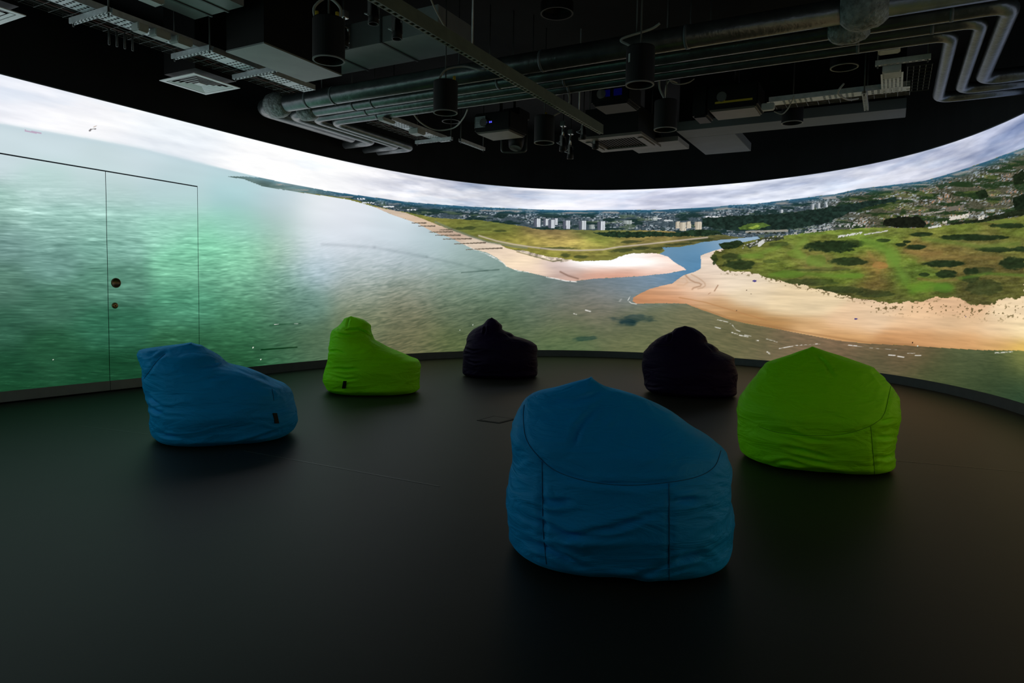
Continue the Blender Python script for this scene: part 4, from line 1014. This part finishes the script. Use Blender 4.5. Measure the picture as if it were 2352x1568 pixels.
def arm(t, p, q, z, name='cantilever_arm'):
    """slotted support arm between two pixels at height z, along a or b"""
    A, B_ = K(*p, z), K(*q, z)
    along_a = abs(A[1]-B_[1]) > abs(A[0]-B_[0])
    c = (A[0]+B_[0])/2 if along_a else (A[1]+B_[1])/2
    l0, l1 = sorted((A[1], B_[1]) if along_a else (A[0], B_[0]))
    bm = bmesh.new()
    def bx_(l_0, l_1, w0, w1, z0, z1):
        if along_a: add_box(bm, (w0, l_0, z0), (w1, l_1, z1))
        else: add_box(bm, (l_0, w0, z0), (l_1, w1, z1))
    for w in (-0.02, 0.012): bx_(l0, l1, c+w, c+w+0.008, z, z+0.003)
    x = l0
    while x < l1: bx_(x, min(x+0.018, l1), c-0.02, c+0.02, z, z+0.003); x += 0.045
    bx_(l0, l1, c-0.021, c-0.018, z, z+0.04); bx_(l0, l1, c+0.018, c+0.021, z, z+0.04)
    t.part(name, bm, MT['galv'])
    for l in (l0+0.02, l1-0.02):
        pt = (c, l) if along_a else (l, c)
        t.tube('hanger_rod', [(pt[0], pt[1], z-0.02), (pt[0], pt[1], CEIL)], 0.006, MT['galv_dark'], 6)
zt = 3.02
e0 = K(724, 207, zt); a_t = e0[1]
t = tray('long perforated cable tray with black wire basket beside the duct box', (e0[0], a_t, zt), 2.3, e0[0], a_t, a_t+0.15, zt, ba=(a_t+0.17, a_t+0.38))
for p, q in (((162, 55), (256, 30)), ((397, 136), (486, 116)), ((541, 184), (632, 162))): arm(t, p, q, zt-0.05)
for k in range(4):
    p0 = K(250+18*k, 66+5*k, zt-0.01); t.tube('cable_drop', [p0, (p0[0], p0[1], zt-0.13)], 0.008, MT['cable_dark'], 6)
def jbox(label, x, y, z, sx, sy, sz, m='whitebox'):
    k = K(x, y, z)
    t = Thing('junction_box', label, 'junction box', (k[0], k[1], z), 'junction boxes on the cable trays')
    hs = t.box('housing', (k[0]-sx/2, k[1]-sy/2, z), (k[0]+sx/2, k[1]+sy/2, z+sz), MT[m], 0.006)
    t.box('lid', (k[0]-sx*.42, k[1]-sy*.42, z-0.006), (k[0]+sx*.42, k[1]+sy*.42, z), MT[m], 0.002, parent=hs)
    t.tube('cable', [(k[0]+sx/2, k[1], z+sz/2), (k[0]+sx/2+0.012, k[1]+0.02, z+sz/2+0.01), (k[0]+sx/2+0.012, k[1]+0.05, z+sz/2+0.012)], 0.006, MT['cable_dark'], 6, sub=4)
jbox('white junction box on the long tray, nearest to the hanging cable ends', 322, 73, zt-0.06, 0.09, 0.09, 0.055)
jbox('white junction box on the long tray, between two others', 368, 88, zt-0.06, 0.13, 0.09, 0.055)
jbox('white junction box with green terminals on the long tray', 416, 104, zt-0.06, 0.14, 0.11, 0.055)
jbox('white junction box up at the top of the room by the flat duct', 345, 4, 3.04, 0.16, 0.10, 0.05)
z2 = 3.0
s0 = K(898, 275, z2); s1 = K(1022, 322, z2)
t = tray('short perforated tray with loose cables behind the pipe bends', (s0[0], s0[1], z2), s0[0], s1[0], s0[1]-0.01, s0[1]+0.14, z2, ba=(s0[1]+0.16, s0[1]+0.36))
arm(t, (962, 333), (1032, 319), z2-0.04); arm(t, (1058, 325), (1110, 346), z2-0.04)
jbox('white junction box on the short tray behind the pipe bends', 958, 308, z2-0.06, 0.16, 0.14, 0.055)
jbox('flat white junction box beside the pipe bends', 888, 280, 2.893, 0.22, 0.08, 0.03)
z3 = 3.0
r0 = K(1772, 245, z3); r1 = K(2090, 205, z3); br = (r0[0]+r1[0])/2
t = tray('perforated tray with red cables on the far side of the pipe runs', (br, r0[1], z3), r1[1], r0[1], br-0.14, br, z3, along='a', ba=(br+0.02, br+0.16))
arm(t, (1985, 255), (1990, 214), z3-0.04)
pv = K(2048, 212, z3)
bm = bmesh.new()
for k in range(6): add_box(bm, (pv[0]-0.62, pv[1]-0.09+0.032*k, z3), (pv[0]+0.02, pv[1]-0.075+0.032*k, z3+0.003))
x = pv[0]-0.62
while x < pv[0]: add_box(bm, (x, pv[1]-0.09, z3+0.0005), (x+0.02, pv[1]+0.085, z3+0.0025)); x += 0.045
t.part('branch_plate', bm, MT['galv'])
bm = bmesh.new()
for k in range(5):
    add_tube(bm, [(pv[0]-0.75, pv[1]-0.12-0.045*k, z3+0.004), (pv[0]+0.05, pv[1]-0.12-0.045*k, z3+0.004)], 0.003, 5)
for k in range(9): add_tube(bm, [(pv[0]-0.75+0.1*k, pv[1]-0.12, z3), (pv[0]-0.75+0.1*k, pv[1]-0.30, z3)], 0.003, 5)
t.part('branch_basket', bm, MT['galv_dark'])
arm(t, (2010, 152), (2138, 136), z3-0.02)
jbox('white driver box on the branch plate of the far tray', 2048, 172, z3-0.06, 0.22, 0.14, 0.055)
jbox('white driver box next to the outermost pipe run', 2042, 118, 3.02, 0.14, 0.16, 0.05)
jbox('oval off-white cable joint under the far tray', 1764, 252, 2.9, 0.07, 0.12, 0.06)

# ---- black cylinder pendants
def pendant(label, xl, xr, ytop, yring, dia=0.2075, zb=None, cable=None, plug=None, ringm='ring'):
    # height from the known diameter: the distance follows from the width in the photograph
    xc = (xl+xr)/2
    d = ray(xc, yring); dist = dia*FPX/(xr-xl)          # along the view axis
    if zb is None: zb = CAM_Z + d[2]*dist
    k = K(xc, yring, zb)
    p = at(xc, yring, zb); dd = math.hypot(p[0], p[1])
    dt = ray(xc, ytop); zt_ = CAM_Z + dt[2]/math.hypot(dt[0], dt[1])*(dd-dia*0.0)
    zt_ = min(max(zt_, zb+0.15), CEIL-0.06)
    r = dia/2
    t = Thing('cylinder_pendant', label, 'pendant', (k[0], k[1], zb), 'black cylinder pendants')
    c = (k[0], k[1], 0)
    bm = bmesh.new(); add_lathe(bm, [(r*0.5, zt_), (r*0.97, zt_), (r, zt_-0.006), (r, zb), (r*0.9, zb), (r*0.88, zb+0.05), (r*0.6, zb+0.13), (0.001, zb+0.14)], c, 36)
    hs = t.part('housing', bm, MT['black'], smooth=False)
    bm = bmesh.new(); add_lathe(bm, [(r*0.9, zb-0.003), (r*1.004, zb-0.003), (r*1.004, zb+0.004), (r*0.9, zb+0.004), (r*0.9, zb-0.003)], c, 36)
    t.part('rim', bm, MT[ringm], hs, label='grey rim around the opening')
    bm = bmesh.new(); add_lathe(bm, [(0.001, zt_+0.004), (r*0.52, zt_+0.004), (r*0.52, zt_-0.002)], c, 24); t.part('top_cap', bm, MT['black'], hs)
    t.tube('hanger_rod', [(k[0], k[1], zt_), (k[0], k[1], CEIL)], 0.006, MT['cable_dark'], 6)
    if cable: 
        t.tube('cable', [(k[0]+q[0], k[1]+q[1], min(zt_+q[2], CEIL)) for q in cable], 0.009, MT['cable'], 8, sub=6, label='pale grey cable')
    for q in (plug or []):
        t.tube('plug', [(k[0]+q[0], k[1]+q[1], zt_-0.005), (k[0]+q[0], k[1]+q[1], zt_+0.05)], 0.012, MT['yellow'], 8, label='yellow plug')
    return t, k, zb, zt_
pendant('black cylinder pendant with looped grey cable beside the duct box', 718.6, 791.6, 45, 139, cable=[(-0.045, 0.075, 0), (-0.045, 0.08, 0.08), (0.0, 0.01, 0.14), (0.04, -0.06, 0.08), (0.04, -0.06, 0)], plug=[(-0.04, 0.065), (0.03, -0.045)])
t, k, zb, zt_ = pendant('black cylinder pendant with yellow plug hanging before the pipe runs', 995, 1051, 188, 259, cable=[(-0.04, 0.05, 0), (0.0, 0.0, 0.10), (0.1, -0.12, 0.14), (0.14, -0.27, 0.10), (0.16, -0.30, 0.12), (0.12, -0.30, 0.2)], plug=[(0.04, -0.06)])
t, k, zb, zt_ = pendant('black cylinder pendant with a white sticker before the pipe runs', 1436.7, 1502, 110, 195, cable=[(0, 0.02, 0), (0.0, 0.10, 0.04), (-0.02, 0.14, 0.08), (0.05, -0.05, 0.14), (0.05, -0.12, 0.17)])
st = K(1445, 124, (zb+zt_)/2); ang = math.atan2(-k[1], -k[0])
bm = bmesh.new()
aa = [ang-0.95, ang-0.78]; zz = (zt_-0.06, zt_-0.12)
v = [bm.verts.new((k[0]+rr*math.cos(a), k[1]+rr*math.sin(a), z)) for rr in (0.1045, 0.106) for a, z in ((aa[0], zz[0]), (aa[1], zz[0]), (aa[1], zz[1]), (aa[0], zz[1]))]
for f in ((0,1,2,3),(7,6,5,4),(0,4,5,1),(1,5,6,2),(2,6,7,3),(3,7,4,0)): bm.faces.new([v[i] for i in f])
t.part('sticker', bm, MT['whitebox'])
pendant('black cylinder pendant beside the flap of the air conditioning cassette', 1502, 1554, 232, 297.7, cable=[(0.0, 0.0, 0), (-0.02, 0.06, 0.12), (-0.02, 0.05, 0.26), (0.05, -0.02, 0.30)])
pendant('black cylinder pendant next to the moving head spotlight', 1226.5, 1273, 268, 328, cable=[(0.0, -0.1, 0), (0.1, -0.2, 0.1), (0.1, -0.22, 0.22), (0.0, -0.16, 0.33), (-0.1, 0.0, 0.36)], plug=[(0.03, 0.0)])
pendant('black cylinder pendant behind the sagging grey cable', 1015, 1056, 236, 279, dia=0.25)
pendant('black cylinder pendant hanging before the grey soffit strip', 1796, 1843, 240, 282.6, dia=0.22)
pendant('black cylinder pendant with drooping cable to the far tray', 1909, 1969, 110, 155, dia=0.235, cable=[(0.05, 0.0, -0.3), (0.12, 0.05, -0.36), (0.3, -0.02, -0.38), (0.5, -0.1, -0.33)])
pendant('wide dark cylinder pendant above the pipes at the top of the room', 1241, 1317, 2, 31, dia=0.30, ringm='black')

# ---- loose cables hanging between services
def loose(label, pts, r=0.008, m='cable'):
    q = [K(x, y, z) for x, y, z in pts]
    t = Thing('hanging_cable', label, 'cable', q[0], 'loose cables below the ceiling')
    t.tube('sheath', q, r, MT[m], 8, sub=8)
    return t
loose('grey cable sagging in a deep curve below the pipes', [(950, 262, 3.02), (965, 280, 2.97), (990, 295, 2.93), (1015, 299, 2.92), (1045, 292, 2.94), (1065, 270, 2.99), (1074, 250, 3.04)])
loose('thin grey cable coming down from the top of the room', [(975, -34, 3.2), (986, -10, 3.16), (1000, 22, 3.13), (1020, 58, 3.10), (1034, 73, 3.08)], 0.006)
loose('grey cable loop beside the far projector', [(1555, 190, 3.1), (1540, 185, 3.1), (1531, 195, 3.08), (1528, 215, 3.04), (1532, 232, 3.02)], 0.006)
loose('grey cable ring hanging below the last pipe run', [(1538, 183, 3.1), (1545, 190, 3.08), (1562, 193, 3.06), (1582, 189, 3.08), (1594, 181, 3.12)], 0.006)
loose('grey cable with white connector swinging below the far tray', [(1778, 256, 2.93), (1795, 262, 2.9), (1808, 252, 2.92), (1817, 236, 2.96), (1824, 220, 3.0)], 0.006)

# ---- projectors
def projector(label, px_, z, sb, sa, sz, under, extra=None):
    k = K(*px_, z)
    t = Thing('projector', label, 'projector', (k[0], k[1], z), 'ceiling projectors')
    lo = (k[0]-sb/2, k[1]-sa/2, z); hi = (k[0]+sb/2, k[1]+sa/2, z+sz)
    bd = t.box('body', (lo[0], lo[1], z+0.02), hi, MT['black'], 0.015)
    t.box('underside_cover', (lo[0]+0.02, lo[1]+0.02, z), (hi[0]-0.02, hi[1]-0.02, z+0.03), under, 0.012, label='pale underside cover')
    bm = bmesh.new(); add_tube(bm, [(k[0]-sb/2-0.03, k[1]+sa*.2, z+sz*.5), (k[0]-sb/2+0.02, k[1]+sa*.2, z+sz*.5)], 0.05, 20); t.part('lens', bm, MT['chrome'], bd)
    t.tube('ceiling_pole', [(k[0], k[1], z+sz-0.01), (k[0], k[1], CEIL)], 0.025, MT['black'], 12)
    t.box('mount_plate', (k[0]-0.1, k[1]-0.1, z+sz), (k[0]+0.1, k[1]+0.1, z+sz+0.02), MT['black'])
    return t, k, lo, hi
t, k, lo, hi = projector('black projector with blue digits and a pale slatted vent', (1150, 312), 2.98, 0.45, 0.50, 0.24, MT['beige'])
bm = bmesh.new()
for j in range(9): add_box(bm, (lo[0]-0.006, hi[1]-0.16, 3.05+0.015*j), (lo[0]+0.001, hi[1]-0.02, 3.058+0.015*j))
for j in range(9): add_box(bm, (lo[0]+0.02, hi[1]-0.001, 3.05+0.015*j), (lo[0]+0.24, hi[1]+0.006, 3.058+0.015*j))
t.part('vent_slats', bm, MT['galv'])
for j in range(2):
    t.box('status_light', (lo[0]-0.004, k[1]+0.02-0.022*j, 3.09), (lo[0], k[1]+0.032-0.022*j, 3.11), MT['blue_led'], label='blue lit digit')
t, k, lo, hi = projector('dark projector with a yellow strip and curved beige underside', (1690, 262), 2.94, 0.42, 0.50, 0.26, MT['beige'])
t.box('warning_strip', (lo[0]-0.003, lo[1]+0.05, 3.01), (lo[0], hi[1]-0.08, 3.03), MT['yellow'], label='yellow strip')
t.box('side_bracket', (lo[0]+0.02, hi[1], 2.9), (hi[0]-0.1, hi[1]+0.16, 3.22), MT['black'], 0.02)
t, k, lo, hi = projector('black projector with a blue glowing lens above the cassette', (1415, 250), 3.02, 0.40, 0.42, 0.22, MT['black'])
for (db, da, w) in ((0, 0.03, 0.07), (0, -0.09, 0.09)):
    t.box('glowing_window', (lo[0]-0.004, k[1]+da-w/2, 3.10), (lo[0], k[1]+da+w/2, 3.17), MT['blue_dim'], label='dim blue glass')

# ---- air conditioning cassette
k = K(1425, 330, 2.93); sz = 0.80
t = Thing('ceiling_cassette', 'square beige air conditioning cassette with dark intake grille', 'air conditioner', (k[0], k[1], 2.93))
lo = (k[0]-sz/2, k[1]-sz/2); hi = (k[0]+sz/2, k[1]+sz/2)
bm = bmesh.new()
for (x0, y0, x1, y1) in ((lo[0], lo[1], hi[0], lo[1]+0.13), (lo[0], hi[1]-0.13, hi[0], hi[1]), (lo[0], lo[1]+0.13, lo[0]+0.13, hi[1]-0.13), (hi[0]-0.13, lo[1]+0.13, hi[0], hi[1]-0.13)):
    add_box(bm, (x0, y0, 2.93), (x1, y1, 2.96))
t.part('front_panel', bm, MT['beige'])
t.box('intake', (lo[0]+0.13, lo[1]+0.13, 2.955), (hi[0]-0.13, hi[1]-0.13, 2.965), MT['black'])
bm = bmesh.new()
for j in range(14): add_box(bm, (lo[0]+0.13, lo[1]+0.14+0.038*j, 2.945), (hi[0]-0.13, lo[1]+0.148+0.038*j, 2.955))
t.part('intake_grille', bm, MT['black'])
for s_ in (0, 1):
    y = lo[1]+0.03 if s_ == 0 else hi[1]-0.10
    t.box('air_flap', (lo[0]+0.15, y, 2.918), (hi[0]-0.15, y+0.07, 2.926), MT['beige'], 0.003)
t.box('casing', (lo[0]+0.06, lo[1]+0.06, 2.96), (hi[0]-0.06, hi[1]-0.06, 3.30), MT['black'])
for q in ((lo[0]+0.1, lo[1]+0.1), (hi[0]-0.1, lo[1]+0.1), (lo[0]+0.1, hi[1]-0.1), (hi[0]-0.1, hi[1]-0.1)):
    t.tube('hanger_rod', [(q[0], q[1], 3.29), (q[0], q[1], CEIL)], 0.006, MT['galv_dark'], 6)

# ---- moving head spotlight in its yoke
k = K(1180, 352, 2.86)
t = Thing('moving_head_light', 'black moving head spotlight held in a U-shaped yoke', 'spotlight', (k[0], k[1], 2.86))
vd = np.array([k[0], k[1]]); vd /= np.linalg.norm(vd); ld = np.array([vd[1], -vd[0]])
def loc(l, d, z): return (k[0]+ld[0]*l+vd[0]*d, k[1]+ld[1]*l+vd[1]*d, z)
t.tube('yoke', rounded([loc(-0.16, 0, 3.3), loc(-0.16, 0, 2.875), loc(0.02, 0, 2.87), loc(0.16, 0, 2.885), loc(0.16, 0, 3.3)], 0.04), 0.014, MT['galv_dark'], 8)
bm = bmesh.new(); add_tube(bm, [loc(0.02, -0.05, 2.92), loc(0.03, -0.03, 3.02), loc(0.05, 0.02, 3.26)], [0.085, 0.105, 0.095], 22); t.part('lamp_head', bm, MT['black'], smooth=True)
bm = bmesh.new(); add_tube(bm, [loc(0.018, -0.054, 2.912), loc(0.02, -0.05, 2.925)], 0.078, 22); t.part('lens', bm, MT['galv_dark'])
t.box('yoke_base', (k[0]-0.15, k[1]-0.15, 3.3), (k[0]+0.15, k[1]+0.15, 3.40), MT['black'], 0.01)
t.tube('pole', [(k[0], k[1], 3.40), (k[0], k[1], CEIL)], 0.02, MT['black'], 8)

# ---- small spotlights clamped to the strut and the rig
def clamp_spot(label, x, y, z, s=1.0, drop=0.14):
    k = K(x, y, z)
    t = Thing('clamp_spotlight', label, 'spotlight', (k[0], k[1], z-0.09*s), 'small clamped spotlights')
    bm = bmesh.new()
    for (l0, h0, l1, h1) in ((-0.045,-0.05,0.045,-0.04),(-0.045,0.04,0.045,0.05),(-0.045,-0.04,-0.035,0.04),(0.035,-0.04,0.045,0.04)):
        add_box(bm, (k[0]+l0*s, k[1]-0.012*s, z+h0*s), (k[0]+l1*s, k[1]+0.012*s, z+h1*s))
    t.part('bracket', bm, MT['chrome'])
    bm = bmesh.new(); add_lathe(bm, [(0.001, z+0.04*s), (0.022*s, z+0.035*s), (0.034*s, z-0.04*s), (0.036*s, z-0.09*s), (0.030*s, z-0.09*s), (0.001, z-0.05*s)], (k[0], k[1], 0), 18); t.part('lamp_head', bm, MT['black'], smooth=True)
    t.tube('stem', [(k[0], k[1], z+0.05*s), (k[0], k[1], z+0.05*s+drop)], 0.009*s, MT['chrome'], 8)
    t.box('clamp', (k[0]-0.025*s, k[1]-0.025*s, z+0.05*s+drop), (k[0]+0.025*s, k[1]+0.025*s, z+0.05*s+drop+0.05*s), MT['chrome'], 0.004)
    t.tube('safety_wire', [(k[0], k[1], z+0.1*s+drop), (k[0]+0.05, k[1]+0.06, z+0.03), (k[0]+0.02, k[1]+0.1, z+0.0), (k[0], k[1]+0.04, z-0.03)], 0.003, MT['galv'], 5, sub=5)
    t.tube('suspension', [(k[0], k[1], z+0.1*s+drop), (k[0], k[1], CEIL)], 0.006, MT['black'], 6)
clamp_spot('small clamped spotlight by the strut beam, square bracket, top of the room', 858, 22, 3.0, 1.1)
clamp_spot('small clamped spotlight hanging right under the strut beam near its clip', 912, 58, 2.98, 1.1, 0.1)
clamp_spot('small spotlight with a glass bulb beside the looped-cable pendant', 790, 78, 2.98, 1.1, 0.06)
clamp_spot('small clamped spotlight where the strut beam ends, next to the pendant', 1293, 325, 2.95, 1.3, 0.12)
clamp_spot('small clamped spotlight hanging lowest under the strut beam end', 1310, 345, 2.9, 1.2, 0.14)
clamp_spot('small clamped spotlight over the dark intake grille', 1368, 321, 2.95, 1.2, 0.12)
clamp_spot('small clamped spotlight high at the strut beam end', 1340, 300, 3.0, 1.1, 0.05)

# ---- grey plasterboard soffits beside the far wall
p0 = K(1587, 314, 3.05)
t = Thing('soffit_panel', 'long grey soffit strip under the black ceiling, turning a corner', 'soffit', (p0[0], p0[1], 3.05), 'grey soffits')
pa = K(1587, 298, 3.05); pb = K(1587, 329, 3.05); pe = K(2080, 268, 3.05)
t.box('strip', (pa[0], pe[1], 3.05), (pa[0]+0.42, pb[1], 3.16), MT['soffit'], 0.004)
pc = K(1650, 353, 3.05)
t.box('return_strip', (pa[0]+0.42, pb[1]-0.62, 3.05), (pc[0], pb[1], 3.16), MT['soffit'], 0.004)
t.box('upstand', (pa[0]+0.05, pe[1]+0.02, 3.16), (pa[0]+0.12, pb[1]-0.02, CEIL), MT['black_ceiling'])
p1 = K(1500, 338, 3.0)
t = Thing('soffit_panel', 'small pale soffit panel beside the cassette', 'soffit', (p1[0], p1[1], 3.0), 'grey soffits')
t.box('panel', (p1[0]-0.25, p1[1]-0.40, 3.0), (p1[0]+0.30, p1[1]+0.30, 3.06), MT['soffit_pale'], 0.004)
t.box('upstand', (p1[0]-0.1, p1[1]-0.1, 3.06), (p1[0], p1[1]+0.1, CEIL), MT['black_ceiling'])
